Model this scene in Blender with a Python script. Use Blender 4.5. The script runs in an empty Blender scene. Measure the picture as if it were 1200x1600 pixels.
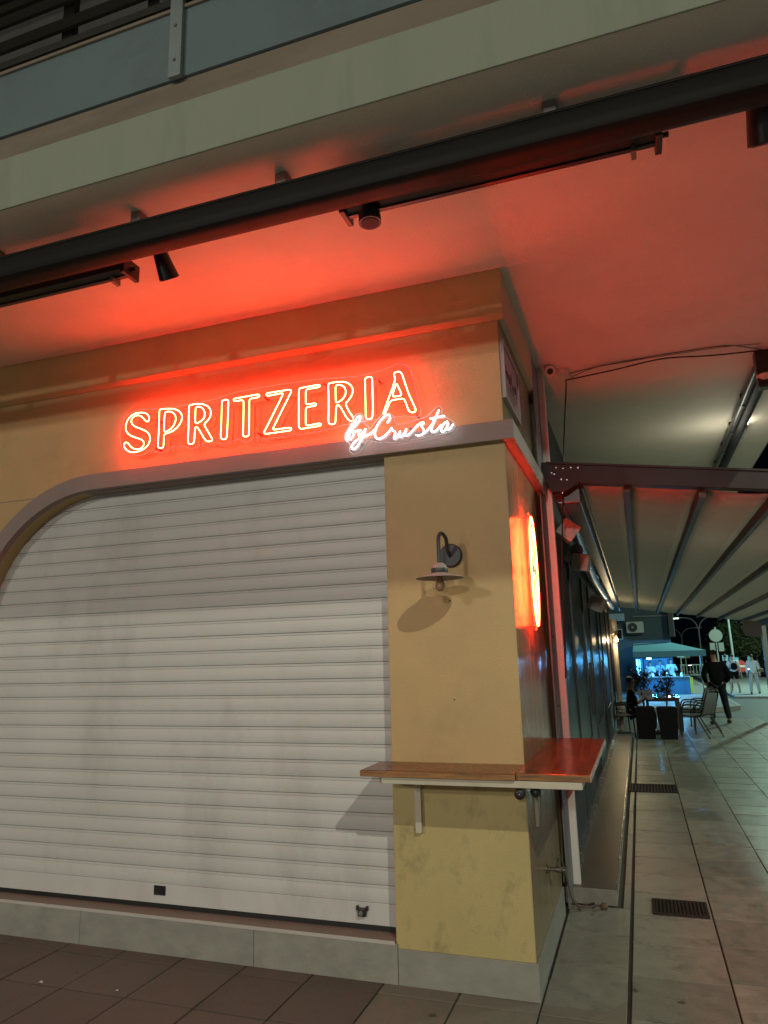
import bpy, bmesh, math, random
from mathutils import Vector, Matrix
random.seed(7)
S = bpy.context.scene
C = S.collection
R = math.radians

# ------------------------------------------------------------------ camera, world, lights, exposure
CAM = Vector((0.603826, -3.902480, 1.65))
RX = Vector((0.9433737, 0.3308156, -0.0246384))
RU = Vector((0.0896296, -0.1826737, 0.9790796))
RF = Vector((-0.3193940, 0.9258463, 0.2019804))
FPX = 1116.5156
cd = bpy.data.cameras.new('camera')
cam = bpy.data.objects.new('camera', cd); C.objects.link(cam)
cd.sensor_fit = 'VERTICAL'; cd.sensor_height = 24.0; cd.lens = FPX / 1600 * 24
cd.clip_start = 0.05; cd.clip_end = 600
cam.matrix_world = Matrix(((RX.x, RU.x, -RF.x, CAM.x), (RX.y, RU.y, -RF.y, CAM.y), (RX.z, RU.z, -RF.z, CAM.z), (0, 0, 0, 1)))
S.camera = cam

W = bpy.data.worlds.new('World'); S.world = W; W.use_nodes = True
bg = W.node_tree.nodes['Background']
bg.inputs[0].default_value = (0.010, 0.014, 0.030, 1); bg.inputs[1].default_value = 0.06

S.view_settings.view_transform = 'Standard'; S.view_settings.look = 'None'
S.view_settings.exposure = 0.0; S.view_settings.gamma = 1.0; S.view_settings.use_curve_mapping = False
S.cycles.use_denoising = True
S.cycles.max_bounces = 8; S.cycles.diffuse_bounces = 4; S.cycles.glossy_bounces = 4
S.cycles.transparent_max_bounces = 12
S.cycles.sample_clamp_indirect = 6.0
S.cycles.caustics_reflective = False; S.cycles.caustics_refractive = False

def street_light(name, loc, power, col, radius):
    l = bpy.data.lights.new(name, 'POINT'); l.energy = power; l.color = col; l.shadow_soft_size = radius
    o = bpy.data.objects.new(name, l); o.location = loc; C.objects.link(o); return o
# the street's own lamps: the nearest one across the road, and farther ones up and down the street; plus unseen added fills
KEY = street_light('street_lamp_light', (6.0, -9.3, 8.9), 2150, (1.0, 0.98, 0.82), 0.045)
FIL = street_light('street_lamp_light', (-11, -26, 9.0), 4000, (1.0, 0.95, 0.84), 0.5)
FI2 = street_light('street_lamp_light', (3, -33, 9.0), 6200, (1.0, 0.95, 0.84), 0.5)
LOWFIL = street_light('added_fill_light', (-5.0, -10.0, 1.9), 150, (1.0, 0.90, 0.76), 0.5)  # unseen light added to fill the sign wall and ceiling
EST = street_light('street_lamp_light', (13, 9, 8.0), 3900, (0.76, 1.0, 0.76), 1.1)
VIO = street_light('added_violet_light', (8.5, 3.0, 3.2), 130, (.45, .50, 1.0), 0.3)  # unseen violet light added to tint the side face
FAR = street_light('street_lamp_light', (9, 33, 8.0), 6500, (0.62, 1.0, 0.80), 0.25)

# ------------------------------------------------------------------ helpers
def on(u, v, ax, val):
    r = RX * ((u - 600) / FPX) - RU * ((v - 800) / FPX) + RF
    return CAM + r * ((val - CAM[ax]) / r[ax])

class MB:
    def __init__(s): s.v = []; s.f = []
    def add(s, v, f):
        n = len(s.v); s.v += [tuple(p) for p in v]; s.f += [tuple(i + n for i in q) for q in f]; return s
    def box(s, x0, x1, y0, y1, z0, z1):
        return s.add([(x0,y0,z0),(x1,y0,z0),(x1,y1,z0),(x0,y1,z0),(x0,y0,z1),(x1,y0,z1),(x1,y1,z1),(x0,y1,z1)],
                     [(0,3,2,1),(4,5,6,7),(0,1,5,4),(1,2,6,5),(2,3,7,6),(3,0,4,7)])
    def beam(s, p0, p1, w, h, up=(0,0,1)):
        p0 = Vector(p0); p1 = Vector(p1); d = (p1 - p0).normalized(); sd = d.cross(Vector(up)).normalized(); u = sd.cross(d)
        vs = []
        for p in (p0, p1):
            for a, b in ((-1,-1),(1,-1),(1,1),(-1,1)): vs.append(p + sd * (a*w/2) + u * (b*h/2))
        return s.add(vs, [(0,3,2,1),(4,5,6,7),(0,1,5,4),(1,2,6,5),(2,3,7,6),(3,0,4,7)])
    def prism(s, poly, axis, a0, a1):
        def P(p, a):
            return (a, p[0], p[1]) if axis == 'x' else (p[0], a, p[1]) if axis == 'y' else (p[0], p[1], a)
        n = len(poly)
        return s.add([P(p, a0) for p in poly] + [P(p, a1) for p in poly],
                     [tuple(range(n)), tuple(range(2*n-1, n-1, -1))] + [(i, i+n, (i+1) % n + n, (i+1) % n) for i in range(n)])
    def tube(s, pts, r, n=8, closed=False, caps=True):
        pts = [Vector(p) for p in pts]; m = len(pts)
        rr = r if isinstance(r, (list, tuple)) else [r] * m
        vs = []; ref = None
        for i, p in enumerate(pts):
            if closed: t = pts[(i+1) % m] - pts[i-1]
            else: t = pts[min(i+1, m-1)] - pts[max(i-1, 0)]
            t = t.normalized() if t.length > 1e-9 else Vector((0,0,1))
            if ref is None:
                ref = t.orthogonal().normalized()
            ref = (ref - t * ref.dot(t)); ref = ref.normalized() if ref.length > 1e-6 else t.orthogonal().normalized()
            b = t.cross(ref)
            for k in range(n):
                a = 2*math.pi*k/n; vs.append(p + (ref*math.cos(a) + b*math.sin(a)) * rr[i])
        fs = []
        for i in range(m if closed else m-1):
            j = (i+1) % m
            for k in range(n): fs.append((i*n+k, i*n+(k+1) % n, j*n+(k+1) % n, j*n+k))
        if not closed and caps: fs += [tuple(range(n-1, -1, -1)), tuple((m-1)*n+k for k in range(n))]
        return s.add(vs, fs)
    def cyl(s, p0, p1, r0, r1=None, n=16): return s.tube([p0, p1], [r0, r0 if r1 is None else r1], n)
    def lathe(s, prof, c=(0,0,0), n=24, axis='z'):
        vs = []; m = len(prof)
        for r, h in prof:
            for k in range(n):
                a = 2*math.pi*k/n; x, y = r*math.cos(a), r*math.sin(a)
                q = (x, y, h) if axis == 'z' else (x, h, y) if axis == 'y' else (h, x, y)
                vs.append((q[0]+c[0], q[1]+c[1], q[2]+c[2]))
        fs = [(i*n+k, i*n+(k+1) % n, (i+1)*n+(k+1) % n, (i+1)*n+k) for i in range(m-1) for k in range(n)]
        if prof[0][0] > 1e-6: fs.append(tuple(range(n-1, -1, -1)))
        if prof[-1][0] > 1e-6: fs.append(tuple((m-1)*n+k for k in range(n)))
        return s.add(vs, fs)
    def build(s, name, m, parent=None, smooth=False, bevel=0, loc=None):
        me = bpy.data.meshes.new(name)
        off = parent_world(parent) if parent and loc is None else Vector((0,0,0))
        me.from_pydata([tuple(Vector(p) - off) for p in s.v], [], s.f)
        bm = bmesh.new(); bm.from_mesh(me); bmesh.ops.recalc_face_normals(bm, faces=bm.faces); bm.to_mesh(me); bm.free()
        if smooth:
            me.shade_smooth()
            try: me.set_sharp_from_angle(angle=R(38))
            except Exception: pass
        if m: me.materials.append(m)
        o = bpy.data.objects.new(name, me); C.objects.link(o)
        if parent: o.parent = parent
        if loc is not None: o.location = loc
        if bevel:
            b = o.modifiers.new('bevel', 'BEVEL'); b.width = bevel; b.segments = 2; b.limit_method = 'ANGLE'; b.angle_limit = R(40)
        return o

def parent_world(o):
    v = Vector((0,0,0))
    while o: v += o.location; o = o.parent
    return v
def tag(o, label=None, cat=None, group=None, kind=None):
    if label: o['label'] = label
    if cat: o['category'] = cat
    if group: o['group'] = group
    if kind: o['kind'] = kind
    return o
def thing(name, label, cat, loc=(0,0,0), rz=0, group=None):
    o = bpy.data.objects.new(name, None); C.objects.link(o); o.location = loc; o.rotation_euler = (0,0,rz)
    o.empty_display_size = 0.1
    return tag(o, label, cat, group)
def kids(o): return [c for c in bpy.data.objects if c.parent == o]
def dup(o, loc=None, rz=None, label=None, parent=None):
    c = o.copy(); C.objects.link(c)
    if parent: c.parent = parent
    if loc is not None: c.location = loc
    if rz is not None: c.rotation_euler = (0,0,rz)
    if label: c['label'] = label
    for k in kids(o): dup(k, parent=c)
    return c
def smooth_line(pts, step, it=3, closed=False):
    pts = [Vector(p) for p in pts]; src = pts + ([pts[0]] if closed else [])
    out = []
    for a, b in zip(src[:-1], src[1:]):
        n = max(1, int(round((b-a).length/step)))
        out += [a.lerp(b, i/n) for i in range(n)]
    if not closed: out.append(src[-1])
    for _ in range(it):
        m = len(out); q = []
        for i in range(m):
            if not closed and i in (0, m-1): q.append(out[i]); continue
            q.append(out[i]*0.5 + (out[i-1] + out[(i+1) % m])*0.25)
        out = q
    return out

# ------------------------------------------------------------------ materials
def nodes(m): return m.node_tree.nodes, m.node_tree.links
def mat(name, col, rough=0.6, var=0.12, scale=3.0, bump=0.0, bscale=80.0, metal=0.0, spec=0.5, stretch=(1,1,1),
        stain=None, stain_amt=0.0, stain_scale=1.2, rvar=0.1, emit=None, es=0.0, rnd=0.0, bdist=0.01, alpha=1.0):
    m = bpy.data.materials.new(name); m.use_nodes = True; N, L = nodes(m)
    b = N['Principled BSDF']
    geo = N.new('ShaderNodeNewGeometry'); mp = N.new('ShaderNodeMapping'); mp.inputs['Scale'].default_value = stretch
    L.new(geo.outputs['Position'], mp.inputs['Vector'])
    n1 = N.new('ShaderNodeTexNoise'); n1.inputs['Scale'].default_value = scale; n1.inputs['Detail'].default_value = 7; n1.inputs['Roughness'].default_value = 0.62
    L.new(mp.outputs[0], n1.inputs['Vector'])
    rmp = N.new('ShaderNodeValToRGB'); rmp.color_ramp.elements[0].position = 0.3; rmp.color_ramp.elements[1].position = 0.7
    rmp.color_ramp.elements[0].color = tuple(c*(1-var) for c in col) + (1,); rmp.color_ramp.elements[1].color = tuple(min(1, c*(1+var)) for c in col) + (1,)
    L.new(n1.outputs['Fac'], rmp.inputs['Fac']); out = rmp.outputs['Color']
    if stain_amt:
        n2 = N.new('ShaderNodeTexNoise'); n2.inputs['Scale'].default_value = stain_scale; n2.inputs['Detail'].default_value = 9; n2.inputs['Roughness'].default_value = 0.7
        L.new(mp.outputs[0], n2.inputs['Vector'])
        r2 = N.new('ShaderNodeValToRGB'); r2.color_ramp.elements[0].position = 0.52; r2.color_ramp.elements[1].position = 0.74
        r2.color_ramp.elements[0].color = (0,0,0,1); r2.color_ramp.elements[1].color = (stain_amt,)*3 + (1,)
        L.new(n2.outputs['Fac'], r2.inputs['Fac'])
        mx = N.new('ShaderNodeMix'); mx.data_type = 'RGBA'; mx.inputs[7].default_value = tuple(stain) + (1,)
        L.new(r2.outputs['Color'], mx.inputs[0]); L.new(out, mx.inputs[6]); out = mx.outputs[2]
    if rnd:
        oi = N.new('ShaderNodeObjectInfo'); mr = N.new('ShaderNodeMapRange'); mr.inputs[3].default_value = 1-rnd; mr.inputs[4].default_value = 1+rnd
        L.new(oi.outputs['Random'], mr.inputs[0])
        vm = N.new('ShaderNodeVectorMath'); vm.operation = 'SCALE'; L.new(out, vm.inputs[0]); L.new(mr.outputs[0], vm.inputs['Scale']); out = vm.outputs[0]
    L.new(out, b.inputs['Base Color'])
    mr2 = N.new('ShaderNodeMapRange'); mr2.inputs[3].default_value = max(0.02, rough-rvar); mr2.inputs[4].default_value = min(1, rough+rvar)
    L.new(n1.outputs['Fac'], mr2.inputs[0]); L.new(mr2.outputs[0], b.inputs['Roughness'])
    b.inputs['Metallic'].default_value = metal; b.inputs['Specular IOR Level'].default_value = spec
    if bump:
        n3 = N.new('ShaderNodeTexNoise'); n3.inputs['Scale'].default_value = bscale; n3.inputs['Detail'].default_value = 4
        L.new(mp.outputs[0], n3.inputs['Vector'])
        bp = N.new('ShaderNodeBump'); bp.inputs['Strength'].default_value = bump; bp.inputs['Distance'].default_value = bdist
        L.new(n3.outputs['Fac'], bp.inputs['Height']); L.new(bp.outputs[0], b.inputs['Normal'])
    if emit:
        b.inputs['Emission Color'].default_value = tuple(emit) + (1,); b.inputs['Emission Strength'].default_value = es
    if alpha < 1: b.inputs['Alpha'].default_value = alpha
    return m
def glow(name, col, strength):
    m = bpy.data.materials.new(name); m.use_nodes = True; N, L = nodes(m)
    N.remove(N['Principled BSDF']); e = N.new('ShaderNodeEmission'); e.inputs[0].default_value = tuple(col) + (1,); e.inputs[1].default_value = strength
    L.new(e.outputs[0], N['Material Output'].inputs[0]); return m
def clear(name, tint=(1,1,1), gl=0.08, rough=0.05):
    m = bpy.data.materials.new(name); m.use_nodes = True; N, L = nodes(m)
    N.remove(N['Principled BSDF']); t = N.new('ShaderNodeBsdfTransparent'); t.inputs[0].default_value = tuple(tint) + (1,)
    g = N.new('ShaderNodeBsdfGlossy'); g.inputs['Roughness'].default_value = rough
    mx = N.new('ShaderNodeMixShader'); mx.inputs[0].default_value = gl*.5; L.new(t.outputs[0], mx.inputs[1]); L.new(g.outputs[0], mx.inputs[2])
    L.new(mx.outputs[0], N['Material Output'].inputs[0]); return m
M = {}
M['ochre'] = mat('ochre_paint', (.54,.375,.165), .55, .07, 2.2, .25, 140, stain=(.25,.19,.10), stain_amt=.35, stain_scale=1.6)
M['ochre_low'] = mat('ochre_paint_scuffed', (.50,.40,.165), .55, .08, 2.2, .25, 140, stain=(.15,.12,.07), stain_amt=.7, stain_scale=4.2, stretch=(1.3,1.3,1.0))
M['ochre_side_shaded'] = mat('glossy_brushed_shaded_ochre', (.33,.265,.14), .20, .12, 5, .22, 60, stretch=(1,1.6,.12), stain=(.22,.2,.15), stain_amt=.5, stain_scale=3)  # glossy side paint, base darkened to stand for shade on this face
M['band'] = mat('pale_band_paint', (.30,.235,.205), .6, .06, 3, .2, 140)
M['soffit'] = mat('white_ceiling_render', (.81,.75,.61), .8, .05, 2.0, .6, 110, bdist=.008, stain=(.45,.42,.36), stain_amt=.25, stain_scale=.8)
M['fascia'] = mat('pale_green_fascia_render', (.34,.375,.285), .8, .06, 1.6, .15, 320, bdist=.003, stain=(.20,.215,.17), stain_amt=.55, stain_scale=1.6, stretch=(2.2,1,.35))
M['tan'] = mat('tan_concrete_kerb', (.26,.215,.16), .85, .12, 2.5, .3, 90, stain=(.08,.07,.05), stain_amt=.5, stretch=(.5,1,2))
M['panel'] = mat('blue_grey_balcony_sheet', (.15,.205,.215), .5, .08, 1.2, .1, 60, stain=(.06,.08,.085), stain_amt=.5, stain_scale=1.3)
M['rail'] = mat('dark_railing_paint', (.05,.05,.042), .5, .15)
M['railback'] = mat('dark_balcony_wall', (.045,.042,.038), .8, .15)
M['galv'] = mat('pale_metal_post', (.26,.31,.31), .45, .1, 5, metal=.2)
M['slat'] = mat('white_shutter_lacquer', (.59,.585,.55), .42, .05, 1.4, .05, 30, stain=(.36,.34,.30), stain_amt=.45, stain_scale=1.6, stretch=(1.2,1,.6), rnd=.03)
M['black'] = mat('black_rubber', (.012,.012,.012), .5, .1)
M['blackmetal'] = mat('black_metal', (.014,.013,.013), .38, .2, 6, rvar=.06)
M['cass'] = mat('dark_brown_awning_case', (.0125,.0110,.0095), .55, .12, 4, .05, 30, spec=.2)
M['plinth'] = mat('grey_marble_tile', (.30,.295,.25), .45, .14, 5, .08, 50, stain=(.2,.19,.155), stain_amt=.7, stain_scale=2.4, stretch=(1,1,1.8), rnd=.05)
M['sill'] = mat('brown_sill_tile', (.20,.155,.125), .5, .1, 4)
M['trim'] = mat('pale_metal_edge_strip', (.5,.47,.42), .4, .05)
def add_translucent(m, f):
    N, L = nodes(m); p = N['Principled BSDF']; o = N['Material Output']
    t = N.new('ShaderNodeBsdfTranslucent'); t.inputs[0].default_value = (.62,.57,.51,1)
    x = N.new('ShaderNodeMixShader'); x.inputs[0].default_value = f
    L.new(p.outputs[0], x.inputs[1]); L.new(t.outputs[0], x.inputs[2]); L.new(x.outputs[0], o.inputs[0])
M['cream'] = mat('cream_metal_paint', (.55,.50,.38), .45, .06, 6, stain=(.3,.26,.18), stain_amt=.35, stain_scale=7)
M['lampdark'] = mat('slate_lamp_metal', (.05,.053,.055), .45, .12, 8)
M['lampshade'] = mat('dusty_lamp_shade', (.30,.265,.25), .6, .08, 8)
M['bulb'] = mat('amber_bulb_glass', (.45,.26,.13), .1, .1, spec=.7)
M['glass'] = clear('clear_glass', (.96,.96,.95))
M['acrylic'] = clear('clear_acrylic', (.97,.96,.96))
M['acr_edge'] = mat('frosted_acrylic_edge', (.75,.72,.70), .4, .02)
M['neon_red'] = glow('red_neon', (1.0, .0060, .0018), 82.0)
M['neon_core'] = glow('red_neon_core', (1.0, .52, .19), 17.0)
M['neon_white'] = glow('white_neon', (.88, .95, 1.0), 8.0)
M['neon_warm'] = glow('warm_neon', (1.0, .024, .005), 250.0)
M['led_fill'] = mat('red_acrylic_fill', (.75,.06,.03), .4, .05)
M['steel'] = mat('weathered_metal', (.22,.21,.19), .45, .25, 9, metal=.6)
M['brass'] = mat('tarnished_tap_metal', (.17,.15,.12), .45, .3, 12, metal=.8)
M['postpaint'] = mat('pale_post_paint', (.74,.71,.64), .5, .08, 5, stain=(.25,.22,.17), stain_amt=.4, stain_scale=5)
M['plate'] = mat('grey_channel_metal', (.17,.165,.17), .5, .1, 5)
M['plaque'] = mat('pale_plaque', (.42,.37,.36), .35, .06, 3)
M['plaque_ink'] = mat('plaque_lettering', (.16,.07,.07), .5, .1)
M['white_plastic'] = mat('white_plastic', (.62,.60,.56), .4, .05)
M['pergola'] = mat('maroon_brown_pergola_metal', (.015,.0095,.0090), .5, .12, 5, spec=.3)
M['fabric'] = mat('grey_white_canopy_fabric', (.50,.49,.44), .75, .06, 3, .12, 60, stretch=(.3,3,1), stain=(.3,.29,.24), stain_amt=.35, stain_scale=.7)
M['rafter'] = mat('grey_rafter_metal', (.045,.042,.038), .5, .1)
M['gutter'] = mat('black_gutter_metal', (.016,.016,.017), .35, .15)
M['duct'] = mat('dull_pipe_metal', (.30,.31,.31), .32, .1, 8, metal=.7)
M['speaker'] = mat('white_speaker_case', (.60,.56,.50), .5, .06)
M['shop'] = mat('dark_shopfront_paint', (.020,.021,.024), .42, .2, 4)
M['shopgrey'] = mat('slate_shopfront_panel', (.045,.052,.056), .5, .12, 3)
M['shopglass'] = mat('dark_shop_glass', (.006,.007,.009), .34, .1, spec=.10, rvar=.08)
M['step'] = mat('dark_step_stone', (.085,.07,.055), .38, .25, 6, .15, 50, stain=(.05,.04,.03), stain_amt=.6, stain_scale=5, stretch=(1,.5,1))
M['steprise'] = mat('cement_step_face', (.25,.235,.19), .8, .2, 9, .4, 60)
M['chrome'] = mat('step_edge_metal', (.42,.41,.40), .25, .15, 14, metal=.85)
M['tile_shaded'] = mat('shaded_paving_tile', (.11,.085,.067), .5, .14, 3, .2, 70, stain=(.055,.04,.03), stain_amt=.7, stain_scale=3, rnd=.10)  # same tile as the right-hand paving, shade put into a darker colour
M['tile'] = mat('grey_paving_tile', (.235,.222,.180), .36, .18, 9, .3, 60, stain=(.075,.066,.050), stain_amt=.85, stain_scale=5.5, rnd=.16, rvar=.20)
M['tile_half_shade'] = mat('half_shaded_paving_tile', (.19,.165,.13), .45, .14, 3, .2, 70, stain=(.065,.055,.042), stain_amt=.75, stain_scale=3.0, rnd=.09)  # same tile again, partial shade put into the colour
M['joint'] = mat('dirty_paving_joint', (.060,.050,.038), .9, .3, 20, .3, 60)
M['asphalt'] = mat('asphalt', (.05,.052,.050), .7, .2, 12, .3, 120, stain=(.035,.036,.035), stain_amt=.5)
M['roadpaint'] = mat('road_paint', (.6,.6,.55), .6, .1, 9)
M['kerb'] = mat('kerb_stone', (.28,.28,.25), .7, .1, 6)
M['plaza'] = mat('pale_plaza_paving', (.24,.26,.26), .5, .1, 2, .1, 30)
M['iron'] = mat('rusty_grate_iron', (.035,.026,.021), .6, .3, 20, .2, 90, metal=.5)
M['pit'] = mat('drain_pit_dark', (.006,.005,.004), .9)
M['leaf_dead'] = mat('dead_leaf', (.13,.08,.045), .8, .3, 30)
M['cable'] = mat('black_cable', (.015,.012,.011), .5)
M['greycable'] = mat('grey_cable', (.13,.09,.075), .5)
M['bwall'] = mat('slate_blue_wall', (.060,.090,.10), .75, .1, 1.5, .15, 40)
M['ac'] = mat('ac_white_enamel', (.50,.52,.48), .4, .05)
M['acdark'] = mat('ac_grille_dark', (.03,.032,.032), .5)
M['blueawn'] = mat('blue_awning_fabric', (.10,.30,.40), .75, .06, 3)
M['bluekiosk'] = mat('blue_kiosk_panel', (.03,.20,.36), .4, .06)
M['yellow'] = mat('yellow_panel', (.65,.58,.06), .5, .05)
M['bluelight'] = glow('blue_light_panel', (.12,.50,1.0), 7.0)
M['bluelamp'] = glow('blue_lamp', (.30,.72,1.0), 9.0)
M['warmbulb'] = glow('warm_bulb', (1.0,.72,.36), 14.0)
M['lamphead'] = glow('street_lamp_lens', (.80,1.0,.86), 14.0)
M['floodlens'] = glow('floodlight_lens', (1.0,.93,.72), 25.0)
M['polegrey'] = mat('grey_pole_metal', (.20,.22,.21), .5, .1)
M['signback'] = mat('grey_sign_back', (.17,.19,.165), .5, .1)
M['signblue'] = mat('blue_sign_face', (.10,.30,.46), .4, .1)
M['signred'] = mat('red_sign_face', (.62,.03,.025), .4, .05)
M['signwhite'] = mat('white_sign_bar', (.8,.8,.78), .4, .02)
M['bark'] = mat('tree_bark', (.07,.055,.04), .9, .3, 14, .5, 40)
M['carpaint'] = mat('dark_car_paint', (.012,.013,.016), .22, .1)
M['carglass'] = mat('dark_car_glass', (.008,.009,.01), .06, .1)
M['tyre'] = mat('tyre_rubber', (.012,.012,.012), .8)
M['rim'] = mat('wheel_rim', (.3,.3,.3), .3, .1, metal=.8)
M['headlight'] = glow('distant_car_light', (1.0,.97,.85), 8.0)
M['taillight'] = mat('tail_light', (.5,.02,.02), .3)
M['chairmesh'] = mat('grey_chair_mesh', (.10,.098,.095), .75, .1, 40, .3, 300)
M['chairframe'] = mat('dark_chair_frame', (.016,.016,.016), .35, .1)
M['pot'] = mat('black_planter', (.006,.006,.006), .6, .15, spec=.2)
M['soil'] = mat('potting_soil', (.03,.022,.015), .95, .3, 30)
M['tabletop'] = mat('dark_table_glass', (.02,.026,.03), .25, .1, spec=.7, rvar=.03)
M['skin'] = mat('skin', (.42,.25,.18), .5, .06, 8)
M['blackcloth'] = mat('black_cloth', (.006,.006,.007), .9, .2, 9, .2, 40, spec=.08)
M['denim'] = mat('dark_denim', (.020,.023,.027), .9, .2, 9, .2, 60, spec=.1)
M['whitecloth'] = mat('white_cloth', (.62,.63,.60), .85, .06, 7, .2, 40)
M['palecloth'] = mat('pale_trouser_cloth', (.40,.42,.40), .85, .06, 7)
M['bluecloth'] = mat('light_blue_cloth', (.35,.48,.58), .85, .06, 7)
M['hair'] = mat('dark_hair', (.018,.013,.010), .6, .3, 30)
M['hairgrey'] = mat('brown_hair', (.05,.032,.022), .6, .3, 30)
M['shoe'] = mat('dark_shoe', (.02,.02,.02), .5)
M['shoelight'] = mat('pale_shoe', (.35,.34,.33), .5)
M['bag'] = mat('tan_leather_bag', (.16,.10,.06), .5)
M['paper'] = mat('white_paper', (.75,.75,.72), .7, .03)
def wood_mat(name, stretch, rough):
    m = bpy.data.materials.new(name); m.use_nodes = True; N, L = nodes(m); p = N['Principled BSDF']
    g = N.new('ShaderNodeNewGeometry'); mp = N.new('ShaderNodeMapping'); mp.inputs['Scale'].default_value = stretch; L.new(g.outputs['Position'], mp.inputs[0])
    n = N.new('ShaderNodeTexNoise'); n.inputs['Scale'].default_value = 1.6; n.inputs['Detail'].default_value = 9; n.inputs['Roughness'].default_value = .68; n.inputs['Distortion'].default_value = .9
    L.new(mp.outputs[0], n.inputs['Vector'])
    r = N.new('ShaderNodeValToRGB'); e = r.color_ramp.elements; e[0].position = .36; e[0].color = (.055,.014,.005,1); e[1].position = .66; e[1].color = (.30,.105,.026,1)
    k = e.new(.5); k.color = (.17,.050,.013,1); L.new(n.outputs['Fac'], r.inputs[0])
    n2 = N.new('ShaderNodeTexNoise'); n2.inputs['Scale'].default_value = 7; n2.inputs['Detail'].default_value = 6; L.new(g.outputs['Position'], n2.inputs['Vector'])
    mr = N.new('ShaderNodeMapRange'); mr.inputs[3].default_value = rough-.08; mr.inputs[4].default_value = rough+.14; L.new(n2.outputs['Fac'], mr.inputs[0]); L.new(mr.outputs[0], p.inputs['Roughness'])
    L.new(r.outputs[0], p.inputs['Base Color'])
    b = N.new('ShaderNodeBump'); b.inputs['Strength'].default_value = .12; b.inputs['Distance'].default_value = .004; L.new(n.outputs['Fac'], b.inputs['Height']); L.new(b.outputs[0], p.inputs['Normal'])
    return m
def spots(m, sc, thr, col):
    # trodden gum and oil spots
    N, L = nodes(m); p = N['Principled BSDF']; g = N.new('ShaderNodeNewGeometry'); v = N.new('ShaderNodeTexVoronoi'); v.inputs['Scale'].default_value = sc
    L.new(g.outputs['Position'], v.inputs['Vector'])
    n = N.new('ShaderNodeTexNoise'); n.inputs['Scale'].default_value = 30; n.inputs['Detail'].default_value = 4; L.new(g.outputs['Position'], n.inputs['Vector'])
    a = N.new('ShaderNodeMath'); a.operation = 'MULTIPLY_ADD'; a.inputs[1].default_value = .16; L.new(n.outputs['Fac'], a.inputs[0]); L.new(v.outputs['Distance'], a.inputs[2])
    cz = N.new('ShaderNodeSeparateColor'); L.new(v.outputs['Color'], cz.inputs[0])
    th = N.new('ShaderNodeMath'); th.operation = 'MULTIPLY'; th.inputs[1].default_value = thr; L.new(cz.outputs[0], th.inputs[0])
    lt = N.new('ShaderNodeMath'); lt.operation = 'LESS_THAN'; L.new(a.outputs[0], lt.inputs[0]); L.new(th.outputs[0], lt.inputs[1])
    k = N.new('ShaderNodeMath'); k.operation = 'MULTIPLY'; k.inputs[1].default_value = .7; L.new(lt.outputs[0], k.inputs[0])
    src = p.inputs['Base Color'].links[0].from_socket; mx = N.new('ShaderNodeMix'); mx.data_type = 'RGBA'; mx.inputs[7].default_value = col + (1,)
    L.new(k.outputs[0], mx.inputs[0]); L.new(src, mx.inputs[6]); L.new(mx.outputs[2], p.inputs['Base Color'])
for k_ in ('tile','tile_half_shade','tile_shaded'): spots(M[k_], 4.5, .19, (.035,.029,.022))
add_translucent(M['fabric'], .52)
M['wood'] = wood_mat('varnished_wood', (1.3, 30, 30), .24)
M['wood_edge'] = mat('worn_wood_edge', (.28,.125,.03), .4, .55, 5, .2, 30, stretch=(1,9,14), stain=(.02,.012,.008), stain_amt=.9, stain_scale=2.4)
M['wood_y'] = wood_mat('varnished_wood_long', (30, 1.3, 30), .20)
def leafmat(name, a, b):
    m = bpy.data.materials.new(name); m.use_nodes = True; N, L = nodes(m); p = N['Principled BSDF']
    g = N.new('ShaderNodeNewGeometry'); r = N.new('ShaderNodeValToRGB'); r.color_ramp.elements[0].color = a + (1,); r.color_ramp.elements[1].color = b + (1,)
    L.new(g.outputs['Random Per Island'], r.inputs[0]); L.new(r.outputs[0], p.inputs['Base Color']); p.inputs['Roughness'].default_value = .6
    return m
M['leaf'] = leafmat('tree_leaves', (.030,.045,.018), (.085,.10,.04))
M['leafdark'] = leafmat('olive_leaves', (.025,.032,.016), (.07,.075,.045))
M['leafred'] = leafmat('bronze_leaves', (.045,.026,.015), (.10,.065,.035))
M['petal'] = leafmat('white_petals', (.45,.46,.45), (.75,.76,.72))

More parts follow.
